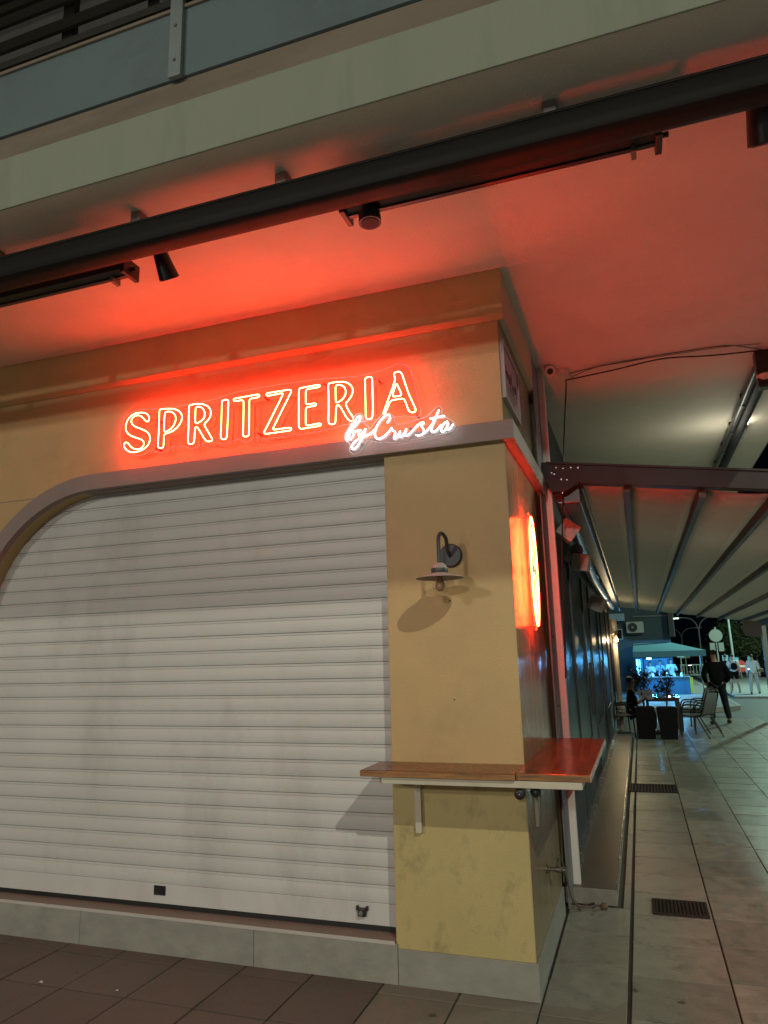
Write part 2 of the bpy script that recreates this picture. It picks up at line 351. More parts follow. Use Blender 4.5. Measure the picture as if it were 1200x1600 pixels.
# ------------------------------------------------------------------ ground, pavement, road, sky
g = MB(); g.box(-300, 300, -80, 400, -.30, -.14); tag(g.build('road', M['asphalt']), 'dark asphalt road beyond the tiled pavement', 'road', kind='structure')
pv = MB(); pv.prism([(-7,-3.05),(3.3,-3.05),(3.3,12.5),(3.0,15.2),(2.6,17.0),(1.6,18.2),(-3,18.6),(-7,18.6)], 'z', -.138, -.014)
pave = pv.build('pavement', M['joint']); tag(pave, 'tiled pavement along the building and under the pergola', 'pavement', kind='structure')
fp_ = MB(); fp_.prism([(-12,-9.5),(6,-9.5),(6,-3.06),(-12,-3.06)], 'z', -.138, -.004)
tag(fp_.build('square', M['plaza']), 'unseen paving in front of the shutter, made pale to bounce light', 'square', kind='structure')  # out of view; paleness added to bounce lamp light up to the ceiling
tile_cache = {}
def tile(x0, x1, y0, y1, m, tilt=0.0):
    w, d = round(x1-x0, 3), round(y1-y0, 3); k = (w, d, m)
    if k not in tile_cache:
        b = MB(); a = .0025
        b.add([(-w/2,-d/2,-.013),(w/2,-d/2,-.013),(w/2,d/2,-.013),(-w/2,d/2,-.013),(-w/2,-d/2,-a),(w/2,-d/2,-a),(w/2,d/2,-a),(-w/2,d/2,-a),
               (-w/2+a,-d/2+a,0),(w/2-a,-d/2+a,0),(w/2-a,d/2-a,0),(-w/2+a,d/2-a,0)],
              [(0,1,5,4),(1,2,6,5),(2,3,7,6),(3,0,4,7),(4,5,9,8),(5,6,10,9),(6,7,11,10),(7,4,8,11),(8,9,10,11)])
        o = b.build('tile', M[m], pave, loc=(0,0,0)); tile_cache[k] = o
    else:
        o = tile_cache[k].copy(); C.objects.link(o); o.parent = pave
    o.location = ((x0+x1)/2, (y0+y1)/2, random.uniform(-.0012, .0012))
    o.rotation_euler = (random.uniform(-.003,.003), random.uniform(-.003,.003), 0)
GJ = .009
# in front of the shutter
ys = [-2.96,-2.555,-2.15,-1.745,-1.34,-.935,-.53,-.125]
cols = [-.803-.405*k for k in range(0, 12)] + [-.803+.405*k for k in range(1, 3)]
for x in sorted(cols):
    x1 = min(x+.405, .41-.008)
    if x >= .40: continue
    tm_ = 'tile_shaded' if x < -.9 else 'tile_half_shade'
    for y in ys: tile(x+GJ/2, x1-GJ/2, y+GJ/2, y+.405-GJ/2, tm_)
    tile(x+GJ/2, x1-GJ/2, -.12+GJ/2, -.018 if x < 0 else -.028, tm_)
# down the side street
xs = [.41,.895,1.37,1.835,2.30,2.77,3.24]
for i in range(len(xs)-1):
    off = -.046 if i == 0 else -.046 + (.05 if i % 2 else -.02)
    gl = .018 if i == 0 else .006
    for r in range(-5, 38):
        y0 = off + r*.4735; y1 = y0+.4735
        if y1 > 16.6: continue
        if i == 0 and abs((y0+y1)/2 - 1.6) < .25: y1 = y0 + .4735
        tile(xs[i]+gl/2, xs[i+1]-(.006 if i == 0 else .003), y0+.006, y1-.006, 'tile')
for y0, y1 in ((-.023,.485),(.485,.969),(.969,1.470)): tile(.016, .396, y0+GJ/2, y1-GJ/2, 'tile')
for r in range(0, 20): tile(.352, .396, 1.48+r*.52, 1.48+r*.52+.515, 'tile')
# plaza beyond the road, with a kerb
def arc(cx, cy, r, a0, a1, n): return [(cx+r*math.cos(R(a0+(a1-a0)*i/n)), cy+r*math.sin(R(a0+(a1-a0)*i/n))) for i in range(n+1)]
pp = [(-8,20.2)] + arc(2.2,21.4,1.2,-90,0,10) + [(3.8,60),(-8,60)]
tag(MB().prism(pp, 'z', -.138, -.004).build('plaza', M['plaza']), 'pale paved plaza beyond the crossing where the kiosk stands', 'plaza', kind='structure')
kb = MB(); ko = arc(2.2,21.4,1.23,-90,0,10); ki = arc(2.2,21.4,1.10,-90,0,10)
kb.prism([(-8,20.17)] + ko + [(3.43,60),(3.30,60)] + ki[::-1] + [(-8,20.30)], 'z', -.139, .006)
tag(kb.build('kerb', M['kerb']), 'stone kerb curving round the kiosk plaza', 'kerb', kind='structure')
far = MB(); far.prism([(3.9,27),(30,24),(40,80),(4.6,80)], 'z', -.139, -.06)
tag(far.build('far_pavement', M['plaza']), 'pale crossing surface where the walkers go', 'pavement', kind='structure')
p0 = on(1168,1125,2,-.13); p1 = on(1200,1134,2,-.13); d = (p1-p0)
rm = MB(); q0 = p0 - d*.1; q1 = p0 + d*3; w = Vector((-d.y, d.x, 0)).normalized()*.09
rm.prism([(q0.x-w.x,q0.y-w.y),(q1.x-w.x,q1.y-w.y),(q1.x+w.x,q1.y+w.y),(q0.x+w.x,q0.y+w.y)], 'z', -.139, -.134)
tag(rm.build('road_marking', M['roadpaint']), 'white painted line on the asphalt beside the pavement edge', 'road marking', kind='structure')

# ------------------------------------------------------------------ the corner building
B = thing('corner_building', 'yellow ochre corner shop building with white overhanging soffit and closed shutter', 'building')
MB().box(-6.5,-.04, .36,1.9, .0,3.9).build('core_wall', M['ochre'], B)
WL, WB = -.735, 2.846
AC, AR = (-2.83, 1.846), 1.0
arcp = [(AC[0]+AR*math.cos(R(a)), AC[1]+AR*math.sin(R(a))) for a in range(90, 181, 5)]
w_ = MB(); w_.prism([(WL,WB)] + arcp + [(AC[0]-AR,.19),(-6.5,.19),(-6.5,2.95),(WL,2.95)], 'y', 0, .34)
w_.build('front_wall', M['ochre'], B)
MB().box(WL,-.01, 0,1.26, 1.045,2.95).build('pilaster', M['ochre'], B, bevel=.004)
MB().box(WL,-.01, .0005,1.26, .165,1.045).build('pilaster_base', M['ochre_low'], B, bevel=.004)
# glossy painted skin of the side face, 2 mm proud
MB().box(-.012,-.008, .004,1.256, .172,2.84).build('side_face', M['ochre_side_shaded'], B)
MB().box(-6.5,-.0125, .012,1.9, 2.95,3.62).build('sign_wall', M['ochre'], B)
MB().box(-.035,-.0105, .014,1.56, 2.955,3.60).build('side_sign_wall', M['ochre_side_shaded'], B)
# pale band running over the shutter and round the corner
ao = [(AC[0]+(AR+.108)*math.cos(R(a)), AC[1]+(AR+.108)*math.sin(R(a))) for a in range(180, 89, -4)]
ai = [(AC[0]+(AR-.004)*math.cos(R(a)), AC[1]+(AR-.004)*math.sin(R(a))) for a in range(90, 181, 4)]
b_ = MB(); b_.prism([(.052,2.955)] + ao[::-1] + [(AC[0]-AR-.108,.2),(AC[0]-AR+.004,.2)] + ai[::-1] + [(.052,2.842)], 'y', -.052, .0)
band = b_.build('band', M['band'], B, bevel=.003)
MB().box(-.010,.052, .001,1.54, 2.842,2.955).build('band', M['band'], B, bevel=.003)
MB().box(-3.82,WL+.001, -.002,.10, 2.838,2.8445).build('band_soffit', M['band'], B)
# cornice under the ceiling
def corn(y0, y1): return [(y0+.03,3.592),(y0,3.615),(y0,3.898),(y1,3.898),(y1,3.592)]
MB().prism(corn(-.03,.011), 'x', -6.5, .028).build('cornice', M['ochre'], B, bevel=.002)
MB().prism([(.0,3.592),(.028,3.612),(.028,3.898),(-.02,3.898),(-.02,3.592)], 'y', .012, 1.56).build('cornice', M['ochre'], B, bevel=.002)
# soffits and balcony edge
MB().box(-8,2.150, -1.495,14, 3.9,4.05).build('ceiling', M['soffit'], B)
MB().box(-8,2.158, -1.506,-1.496, 3.898,4.190).build('fascia', M['fascia'], B, bevel=.003)
MB().box(2.151,2.158, -1.495,14, 3.898,4.190).build('fascia', M['fascia'], B)
MB().box(-8,2.155, -1.503,-1.40, 4.191,4.312).build('tan_kerb', M['tan'], B)
MB().box(-8,-1.183, -1.518,-1.500, 4.315,4.683).build('parapet_panel', M['panel'], B)
MB().box(-1.178,2.155, -1.518,-1.500, 4.315,4.683).build('parapet_panel', M['panel'], B)
MB().box(-8,2.155, -1.530,-1.485, 4.684,4.702).build('parapet_cap', M['tan'], B)
for px in (-1.18, -5.4):
    po = MB().box(px-.034,px+.034, -1.545,-1.519, 4.305,5.25).build('parapet_post', M['galv'], B, bevel=.003)
    for z in (4.39, 4.58): MB().cyl((px,-1.545,z),(px,-1.550,z),.008,n=8).build('bolt', M['steel'], po)
for z, h in ((4.774,.042),(4.896,.066),(5.054,.05),(5.146,.05),(5.243,.06)):
    MB().box(-8,2.155, -1.503,-1.485, z-h/2,z+h/2).build('railing_slat', M['rail'], B)
for px in (-1.374,-1.91,-2.69,-3.42): MB().box(px-.036,px+.036, -1.465,-1.43, 4.703,5.3).build('railing_upright', M['rail'], B)
MB().box(-1.332,-1.308, -1.475,-1.468, 4.703,5.25).build('railing_upright', M['galv'], B)
MB().box(-8,2.0, .2,.4, 4.05,7.6).build('upper_wall', M['railback'], B)
MB().box(-8,2.155, -1.45,.4, 7.6,7.8).build('upper_slab', M['railback'], B)
# unseen awning added overhead to cast the shadow edge on pilaster and shutter
MB().add([(-8,-1.52,6.9),(3.4,-1.52,6.9),(3.4,-4.20,5.20),(-8,-4.20,5.20)], [(0,1,2,3)]).build('added_shade_awning', M['fabric'], B).modifiers.new('t','SOLIDIFY').thickness = .006
MB().box(-8,3.4, -4.25,-4.20, 5.19,5.25).build('added_shade_bar', M['galv'], B)
for x in (-4, -.5, 3.3): MB().beam((x,-1.53,5.9),(x,-4.2,5.21), .03, .03).build('added_shade_arm', M['galv'], B)
# plinth panels and sill
for x0, x1 in ((-6.5,-3.972),(-3.969,-2.771),(-2.768,-1.571),(-1.568,-.724)):
    MB().box(x0,x1, -.016,.0, 0,.192).build('plinth_panel', M['plinth'], B, bevel=.0015)
MB().box(-.721,.0035, -.014,.0, 0,.17).build('plinth_panel', M['plinth'], B, bevel=.0015)
MB().box(-.0095,.0035, .0005,.62, 0,.168).build('plinth_panel', M['plinth'], B, bevel=.0015)
MB().box(-.0095,.0035, .623,1.25, 0,.168).build('plinth_panel', M['plinth'], B, bevel=.0015)
for x0, x1 in ((-6.5,-3.0),(-2.997,-1.503),(-1.5,-.736)):
    MB().box(x0,x1, -.013,.34, .193,.2045).build('sill_tile', M['sill'], B)
MB().box(-6.5,-.736, -.0195,-.0165, .188,.206).build('sill_edge', M['trim'], B)
# roller shutter
sh = tag(bpy.data.objects.new('roller_shutter', None)); C.objects.link(sh); sh.parent = B
SY = .105
prof = [(0,.0),(-.0008,.003),(-.0030,.016),(-.0042,.034),(-.0040,.052),(-.0028,.0715),(-.0020,.0730),(.0026,.0738),(.0026,.0762),(-.0022,.0768),(-.0026,.0886),(.010,.0898),(.012,.0918),(.012,0)]
s0 = MB(); s0.prism([(y, z) for y, z in prof], 'x', -3.95, -.70)
first = None
for k in range(28):
    z = .345 + .0925*k
    if first is None:
        first = s0.build('slat', M['slat'], sh, loc=(0, SY, z)); o = first
    else:
        o = first.copy(); C.objects.link(o); o.location = (0, SY+random.uniform(-.0012,.0012), z)
    o.rotation_euler = (random.uniform(-.006,.006), 0, 0)
MB().box(-3.95,-.70, SY-.004,SY+.012, .232,.343).build('bottom_bar', M['slat'], sh, bevel=.002)
MB().box(-3.95,-.70, SY-.002,SY+.012, .206,.2315).build('rubber_seal', M['black'], sh)
MB().box(-3.87,-3.835, .12,.20, .205,2.4).build('guide_rail', M['black'], sh)
MB().box(-.7365,-.728, .075,.10, .206,2.83).build('guide_rail', M['black'], sh)
hp = on(250,1391,1,SY-.004)
h_ = MB().box(hp.x-.042,hp.x+.042, SY-.009,SY-.0045, hp.z-.027,hp.z+.027).build('handle', M['blackmetal'], sh, bevel=.003)
MB().box(hp.x-.034,hp.x+.034, SY-.016,SY-.0095, hp.z-.020,hp.z-.005).build('handle_grip', M['black'], h_)
lp = on(567,1424,1,SY-.004)
l_ = MB().box(lp.x-.024,lp.x+.024, SY-.028,SY-.0045, lp.z-.022,lp.z+.022).build('lock', M['blackmetal'], sh, bevel=.006)
MB().cyl((lp.x,SY-.028,lp.z),(lp.x,SY-.040,lp.z),.013,n=12).build('lock_cylinder', M['steel'], l_)
for dx in (-.028, .028): MB().box(lp.x+dx-.006,lp.x+dx+.006, SY-.020,SY-.005, lp.z+.008,lp.z+.030).build('lock_ear', M['blackmetal'], l_)

# ------------------------------------------------------------------ neon lettering
def px(z, lst): # zoom crop (ox, oy, scale) -> photo pixels
    ox, oy, sc = z; return [(ox+a/sc, oy+b/sc) for a, b in lst]
Z1, Z2, Z3 = (180,600,6.0), (350,560,6.0), (500,560,1200/230)
LET = [
 ('S', [px(Z1, [(325,330),(318,298),(290,275),(245,268),(195,275),(150,300),(115,345),(100,395),(103,440),(130,475),(180,500),(235,515),(268,535),(275,565),(260,595),(225,615),(180,613),(145,585),(120,550),(110,540),(95,545),(82,570),(90,600),(120,630),(165,643),(220,635),(275,610),(315,570),(333,520),(322,470),(290,440),(240,420),(185,400),(155,370),(152,340),(170,310),(205,293),(240,298),(270,325),(290,355),(310,358)])]),
 ('P', [px(Z1, [(418,238),(500,232),(560,235),(610,258),(633,305),(620,360),(585,410),(530,450),(460,472),(458,540),(455,600),(405,603),(402,590),(410,470),(415,350)]), px(Z1, [(470,262),(510,258),(550,270),(573,310),(570,350),(545,400),(510,435),(462,455),(462,380),(465,310)])]),
 ('R', [px(Z1, [(695,200),(750,190),(820,188),(875,210),(902,255),(895,310),(865,350),(832,378),(860,425),(920,530),(905,540),(860,540),(835,510),(790,430),(768,400),(752,400),(748,470),(742,555),(735,562),(688,566),(684,550),(690,430),(692,300)]), px(Z1, [(757,215),(800,213),(835,240),(845,285),(835,325),(800,355),(752,378),(753,300)])]),
 ('I', [px(Z1, [(1003,155),(1055,145),(1065,160),(1060,300),(1052,450),(1046,520),(995,522),(990,505),(998,350)])]),
 ('T', [px(Z2, [(90,380),(330,337),(342,350),(335,365),(240,380),(240,480),(238,600),(237,730),(185,738),(180,720),(184,600),(186,480),(186,390),(100,405),(88,400)])]),
 ('Z', [px(Z2, [(395,335),(400,328),(625,292),(637,305),(600,380),(540,500),(470,640),(455,672),(630,648),(643,658),(640,675),(380,712),(373,700),(400,650),(470,510),(540,370),(560,325),(405,355),(395,350)])]),
 ('E', [px(Z2, [(705,282),(895,247),(910,258),(900,270),(775,290),(768,300),(768,435),(865,420),(878,430),(870,445),(775,458),(768,470),(768,635),(910,607),(922,618),(915,632),(715,665),(703,655),(703,500),(703,350)])]),
 ('R', [px(Z3, [(68,205),(130,195),(195,190),(240,205),(270,245),(268,290),(245,330),(208,370),(230,420),(280,495),(268,515),(245,515),(215,480),(170,400),(150,375),(135,385),(130,450),(128,535),(80,542),(70,530),(72,420),(72,300)]), px(Z3, [(128,218),(165,215),(200,232),(215,270),(205,310),(175,345),(130,368),(128,300)])]),
 ('I', [px(Z3, [(368,160),(420,148),(428,165),(430,300),(433,400),(428,495),(380,498),(374,490),(373,380),(370,250)])]),
 ('A', [px(Z3, [(600,125),(605,115),(655,105),(668,125),(720,280),(788,432),(775,443),(735,443),(720,420),(700,360),(685,325),(575,345),(550,410),(520,470),(512,462),(545,370),(590,250),(615,175),(610,150)]), px(Z3, [(625,200),(670,305),(590,315),(600,270)])]),
]
NS = thing('neon_sign', 'large red neon sign reading SPRITZERIA above the shutter', 'neon sign', (-1.4,.012,2.97))
YB, YT = -.055, -.078
for ch, loops in LET:
    t = MB(); k_ = MB()
    for lp_ in loops:
        pts = smooth_line([on(u, v, 1, YT) for u, v in lp_], .009, 3, True)
        t.tube(pts, .0047, 6, True); k_.tube([q_ + Vector((0,-.0034,0)) for q_ in pts], .0028, 6, True)
    lo = t.build('letter', M['neon_red'], NS, smooth=True); lo['label'] = 'glowing outlined letter ' + ch
    k_.build('tube_core', M['neon_core'], lo, smooth=True)
back = [(212.5,713),(228,709),(237,702),(248,708),(258,706.7),(265,699),(288,696),(295,701),(307,700),(315,692),(330,690),(350,694),(360,692),(365,686),(375,685),(383,691),(392,689),(398,682),(413,686),(460,679),(470,678.7),(505,673),(520,669),(534,664),(570,658),(634,649),(653,653),(659,644),(640,572),(622,567),(600,578),(560,588),(500,592),(440,600),(370,612),(330,625),(260,638),(215,640),(195,650),(186,680),(190,702)]
bp_ = smooth_line([on(u, v, 1, YB) for u, v in back], .02, 2, True)
MB().prism([(p.x, p.z) for p in bp_], 'y', YB, YB+.005).build('acrylic_backing', M['acrylic'], NS)
MB().tube([(p.x, YB+.0025, p.z) for p in bp_], .0022, 5, True).build('acrylic_edge', M['acr_edge'], NS)
for u, v in ((244,655),(243,700),(412,620),(402,676),(590,593),(650,648),(300,632),(505,598)):
    p = on(u, v, 1, YB); MB().cyl((p.x,.012,p.z),(p.x,YB-.004,p.z),.006,n=10).build('standoff', M['steel'], NS)
WS = thing('neon_sign', 'white script neon sign reading by Crusta, below the last red letters', 'neon sign', (-.5,.012,2.90))
SCR = [
 ('by', [(222,672),(210,660),(216,625),(240,580),(275,530),(300,485),(322,462),(336,470),(325,500),(285,550),(250,590),(233,640),(236,668),(255,655),(275,622),(277,600),(262,590),(255,602),(285,598),(318,582)]),
 ('y', [(332,580),(308,612),(314,638),(338,622),(372,572)]),
 ('y', [(372,572),(352,625),(322,690),(288,735),(264,746),(252,728),(270,690),(320,650),(380,628),(425,602),(455,570)]),
 ('C', [(545,525),(575,485),(565,457),(538,460),(492,505),(456,562),(443,612),(452,648),(478,660),(515,642),(552,608),(585,565)]),
 ('r', [(585,565),(582,582),(598,590),(618,596),(600,640),(602,663),(625,645),(655,590)]),
 ('u', [(655,590),(640,632),(654,646),(680,622),(705,572)]),
 ('u', [(705,572),(687,620),(696,636),(722,622),(762,580),(800,540)]),
 ('s', [(800,540),(838,515),(852,522),(832,536),(818,548),(846,575),(850,603),(822,628),(780,625)]),
 ('t', [(835,615),(870,590),(915,535),(972,412),(940,485),(912,555),(904,592),(918,603),(948,588),(988,540)]),
 ('t', [(895,490),(1015,468)]),
 ('a', [(1040,512),(1008,528),(984,570),(990,602),(1012,596),(1038,555),(1048,518),(1032,560),(1036,588),(1056,576),(1086,535)]),
]
YS = -.108
sb = [(195,660),(205,610),(250,540),(285,460),(330,438),(360,470),(345,530),(395,545),(400,585),(430,540),(500,460),(560,440),(605,470),(605,520),(640,545),(820,490),(880,470),(940,400),(980,385),(1000,410),(985,455),(1020,480),(1060,490),(1110,540),(1090,590),(990,620),(900,640),(830,650),(760,660),(680,680),(600,695),(540,680),(470,690),(400,660),(370,720),(310,775),(260,785),(235,750),(250,700)]
for nm, st in SCR:
    pts = smooth_line([on(u, v, 1, YS) for u, v in px(Z3, st)], .007, 3)
    o = MB().tube(pts, .0036, 8).build('stroke', M['neon_white'], WS, smooth=True)
sp = smooth_line([on(u, v, 1, YS+.012) for u, v in px(Z3, sb)], .015, 2, True)
MB().prism([(p.x, p.z) for p in sp], 'y', YS+.010, YS+.015).build('acrylic_backing', M['acrylic'], WS)
MB().tube([(p.x, YS+.0125, p.z) for p in sp], .0026, 5, True).build('acrylic_edge', M['acr_edge'], WS)
for u, v in ((560,690),(640,668),(695,672)):
    p = on(u, v, 1, YS); MB().cyl((p.x,.0,p.z),(p.x,YS+.006,p.z),.006,n=10).build('standoff', M['steel'], WS)

# round neon on the side face
RN = thing('neon_sign', 'tall oval neon sign of crossing glowing tubes on the side of the corner pilaster', 'neon sign', (0,.51,2.16))
cx, cy, cz, ay, az = .040, .55, 2.164, .135, .336
def el(f, a, x=cx): return (x, cy+ay*f*math.cos(a), cz+az*f*math.sin(a))
MB().tube([el(1, 2*math.pi*i/64) for i in range(64)], .0045, 8, True).build('outer_ring', M['neon_warm'], RN, smooth=True)
MB().tube([el(.80, 2*math.pi*i/48) for i in range(48)], .0026, 8, True).build('inner_ring', M['neon_warm'], RN, smooth=True)
for i in range(6):
    a = 2*math.pi*(i+.3)/6
    MB().tube([el(.12, a), el(.76, a)], .0024, 8).build('spoke', M['neon_warm'], RN, smooth=True)
MB().prism([el(1.08, 2*math.pi*i/48)[1:] for i in range(48)], 'x', .022, .027).build('acrylic_backing', M['acrylic'], RN)
MB().tube([el(1.08, 2*math.pi*i/48, .0245) for i in range(48)], .0025, 5, True).build('acrylic_edge', M['acr_edge'], RN)
for a in (80, 260): 
    p = el(1.02, R(a)); MB().cyl((-.008,p[1],p[2]),(.03,p[1],p[2]),.007,n=10).build('standoff', M['steel'], RN)

# plaque on the side wall
PL = thing('wall_plaque', 'pale framed plaque with faint dark writing high on the side wall by the corner', 'plaque', (0,.3,3.14))
MB().box(-.012,.004, .04,.58, 3.13,3.46).build('board', M['plaque'], PL, bevel=.003)
fr = MB()
for a in ((.04,.58,3.115,3.132),(.04,.58,3.458,3.475),(.026,.042,3.115,3.475),(.578,.594,3.115,3.475)): fr.box(-.012,.014, *a)
fr.build('frame', M['plaque'], PL)
random.seed(11)
for i in range(9):
    y = .12 + i*.045; z = 3.30 + random.uniform(-.02,.02)
    st = [(.0052,y,z),(.0052,y+random.uniform(-.02,.03),z+random.uniform(.03,.07)),(.0052,y+.02,z+random.uniform(-.05,.0))]
    MB().tube(smooth_line(st,.01,2), .003, 5).build('stroke', M['plaque_ink'], PL)
for i in range(3): MB().box(.004,.0055, .14,.50-.06*i, 3.23-.03*i,3.238-.03*i).build('text_line', M['plaque_ink'], PL)

# ------------------------------------------------------------------ wall lamp on the pilaster
wl = thing('wall_lamp', 'unlit swan-neck wall lamp with wide shade and bare bulb in a glass jar', 'wall lamp', (-.36,0,2.1))
ld = -.225
bc = on(704,868,1,-.012); sc_ = on(687,897,1,ld)
MB().lathe([(.0,-.001),(.066,-.001),(.066,-.018),(.060,-.026),(0,-.026)], (bc.x,0,bc.z), 32, 'y').build('wall_plate', M['lampdark'], wl, smooth=True)
topz = sc_.z+.06
arm = smooth_line([(bc.x,-.02,bc.z-.005),(bc.x-.004,-.07,bc.z+.02),(sc_.x+.02,-.13,bc.z+.085),(sc_.x+.005,-.18,bc.z+.108),(sc_.x,ld,bc.z+.085),(sc_.x,ld,topz-.01)], .012, 6)
MB().tube(arm, .0105, 10).build('arm', M['lampdark'], wl, smooth=True)
MB().lathe([(.0,topz),(.022,topz-.001),(.036,topz-.012),(.043,topz-.03)], (sc_.x,ld,0), 28).build('cap', M['lampshade'], wl, smooth=True)
MB().lathe([(.0445,topz-.030),(.0455,topz-.033),(.0455,topz-.052),(.044,topz-.054),(.0,topz-.054)], (sc_.x,ld,0), 28).build('collar', M['lampdark'], wl, smooth=True)
sz = topz-.054
MB().lathe([(.040,sz+.001),(.062,sz-.006),(.128,sz-.026),(.129,sz-.0285),(.061,sz-.009),(.038,sz-.003)], (sc_.x,ld,0), 40).build('shade', M['lampshade'], wl, smooth=True)
MB().lathe([(.036,sz-.004),(.040,sz-.02),(.042,sz-.07),(.038,sz-.100),(.022,sz-.117),(0,sz-.121)], (sc_.x,ld,0), 24).build('glass_jar', M['glass'], wl, smooth=True)
MB().lathe([(.013,sz-.004),(.014,sz-.030),(.020,sz-.045),(.027,sz-.068),(.025,sz-.083),(.013,sz-.096),(0,sz-.099)], (sc_.x,ld,0), 20).build('bulb', M['bulb'], wl, smooth=True)
# small screw in the wall below the lamp
p = on(703,939,1,0); q = on(710,1093,1,0)
for p_, lb in ((p, 'small dark screw in the wall just below the wall lamp'), (q, 'small dark screw in the pilaster above the wooden counter')):
    o = MB().lathe([(0,-.008),(.0035,-.007),(.0035,.002)], (p_.x,0,p_.z), 8, 'y').build('wall_screw', M['black']); tag(o, lb, 'screw')

# ------------------------------------------------------------------ wooden wrap-round counter
CT = thing('bar_counter', 'varnished wooden bar counter wrapping round the pilaster corner on cream brackets', 'counter', (0,0,1.05))
MB().box(-.797,-.008, -.318,-.001, 1.068,1.1).build('top_board', M['wood'], CT, bevel=.003)
MB().box(-.006,.338, -.300,1.245, 1.068,1.101).build('top_board', M['wood_y'], CT, bevel=.003)
MB().box(-.797,-.006, -.3205,-.3182, 1.070,1.097).build('edge_strip', M['wood_edge'], CT)
MB().box(-.004,.338, -.3025,-.3003, 1.070,1.099).build('edge_strip', M['wood_edge'], CT)
MB().box(.3383,.3405, -.30,1.245, 1.069,1.100).build('edge_strip', M['trim'], CT)
MB().box(-.690,.300, -.300,-.270, 1.034,1.0665).build('rail', M['cream'], CT, bevel=.002)
MB().box(-.690,-.660, -.2695,-.001, 1.034,1.0665).build('rail', M['cream'], CT, bevel=.002)
MB().box(.268,.298, -.2695,1.2, 1.034,1.0665).build('rail', M['cream'], CT, bevel=.002)
MB().box(-.600,-.566, -.030,-.001, .745,1.0295).build('bracket_leg', M['cream'], CT, bevel=.002)
MB().prism([(.255,1.03),(.32,1.03),(.32,.80),(.255,.745)], 'x', -.0075, .012).build('bracket_leg', M['cream'], CT, bevel=.002)
for (u, v, yy) in ((812,1241,-.17),(837,1237,-.10)):
    p = on(u, v, 1, yy)
    hk = MB().lathe([(0,-.010),(.012,-.011),(.026,-.006),(.027,.006),(.012,.011),(0,.010)], (p.x,yy,p.z), 20, 'y').build('bag_hook', M['blackmetal'], CT, smooth=True)
    MB().box(p.x-.013,p.x+.013, yy-.004,yy+.004, p.z+.01,1.0295).build('hook_strap', M['blackmetal'], hk)
    MB().lathe([(0,-.014),(.005,-.013),(.005,-.010)], (p.x,yy,p.z), 10, 'y').build('hook_screw', M['steel'], hk)

# tap
TP = thing('water_tap', 'small old metal water tap low on the side of the pilaster', 'tap', (0,.55,.45))
ty, tz = .56, .455
tm = MB(); tm.lathe([(0,-.008),(.022,-.008),(.022,.0),(.011,.003),(.011,.045),(.017,.048),(.017,.075),(.011,.08),(.011,.10)], (0,ty,tz), 14, 'x'); tm.build('body', M['brass'], TP, smooth=True)
MB().tube(smooth_line([(.06,ty,tz),(.075,ty+.02,tz+.002),(.085,ty+.06,tz),(.085,ty+.085,tz-.05)], .01, 4), .010, 10).build('spout', M['brass'], TP, smooth=True)
MB().tube([(.06,ty-.04,tz+.045),(.06,ty+.04,tz+.045)], .007, 8).build('handle', M['brass'], TP, smooth=True)
MB().cyl((.06,ty,tz+.01),(.06,ty,tz+.045),.007,n=8).build('stem', M['brass'], TP)

# ------------------------------------------------------------------ front awning cassette with bars and spots
AW = thing('awning_cassette', 'long dark brown rolled awning cassette hung under the front of the soffit', 'awning', (-1,-1.23,3.83))
CY, CZ, CRr = -1.237, 3.745, .0735
cp = []
for a_ in range(0, 360, 15):
    ca, sa = math.cos(R(a_)), math.sin(R(a_)); q_ = (abs(ca)**4 + abs(sa)**4)**-.25
    cp.append((CY+CRr*ca*q_, CZ+CRr*sa*q_))
MB().prism(cp, 'x', -8, 3.2).build('casing', M['cass'], AW, smooth=True)
MB().box(-8,3.2, CY-.0755,CY-.066, CZ+.040,CZ+.045).build('seam', M['blackmetal'], AW)
for u, v in ((440,280),(220,345),(0,404),(860,178)):
    p = on(u, v, 2, 3.87)
    MB().box(p.x-.03,p.x+.03, CY-.02,CY+.05, 3.812,3.8995).build('bracket', M['steel'], AW, bevel=.008)
BY = -1.035
def bar(u0, u1, lab, v0, v1):
    a = on(u0, v0, 1, BY); b = on(u1, v1, 1, BY); z = a.z
    t = thing('bar_lamp', lab, 'bar fixture', ((a.x+b.x)/2,BY,z+.08))
    MB().prism([(BY-.055,z+.018),(BY,z+.005),(BY+.05,z+.026),(BY+.055,z+.072),(BY-.055,z+.078)], 'x', a.x, b.x).build('body', M['blackmetal'], t, bevel=.004)
    MB().box(a.x+.014,b.x-.014, BY-.010,BY+.014, z,z+.0055).build('front_strip', M['blackmetal'], t)
    for x in (a.x, b.x): MB().box(x-.014,x+.014, BY-.065,BY+.066, z-.007,z+.086).build('end_cap', M['blackmetal'], t, bevel=.005)
    MB().box(b.x-.11,b.x-.09, BY-.02,BY+.04, z-.02,z+.02).build('clip', M['steel'], t)
    MB().cyl((b.x+.014,BY,z+.035),(b.x+.042,BY,z+.035),.012,n=8).build('connector', M['blackmetal'], t)
    for x in (a.x+.25, b.x-.25): MB().box(x-.02,x+.02, BY-.02,BY+.02, z+.076,3.899).build('hanger', M['blackmetal'], t)
    return t
bar(-260, 203, 'black bar fixture under the left part of the awning cassette', 540, 415)
bar(541, 1028, 'longer black bar fixture under the middle of the awning cassette', 341, 215)
SYP = -1.059
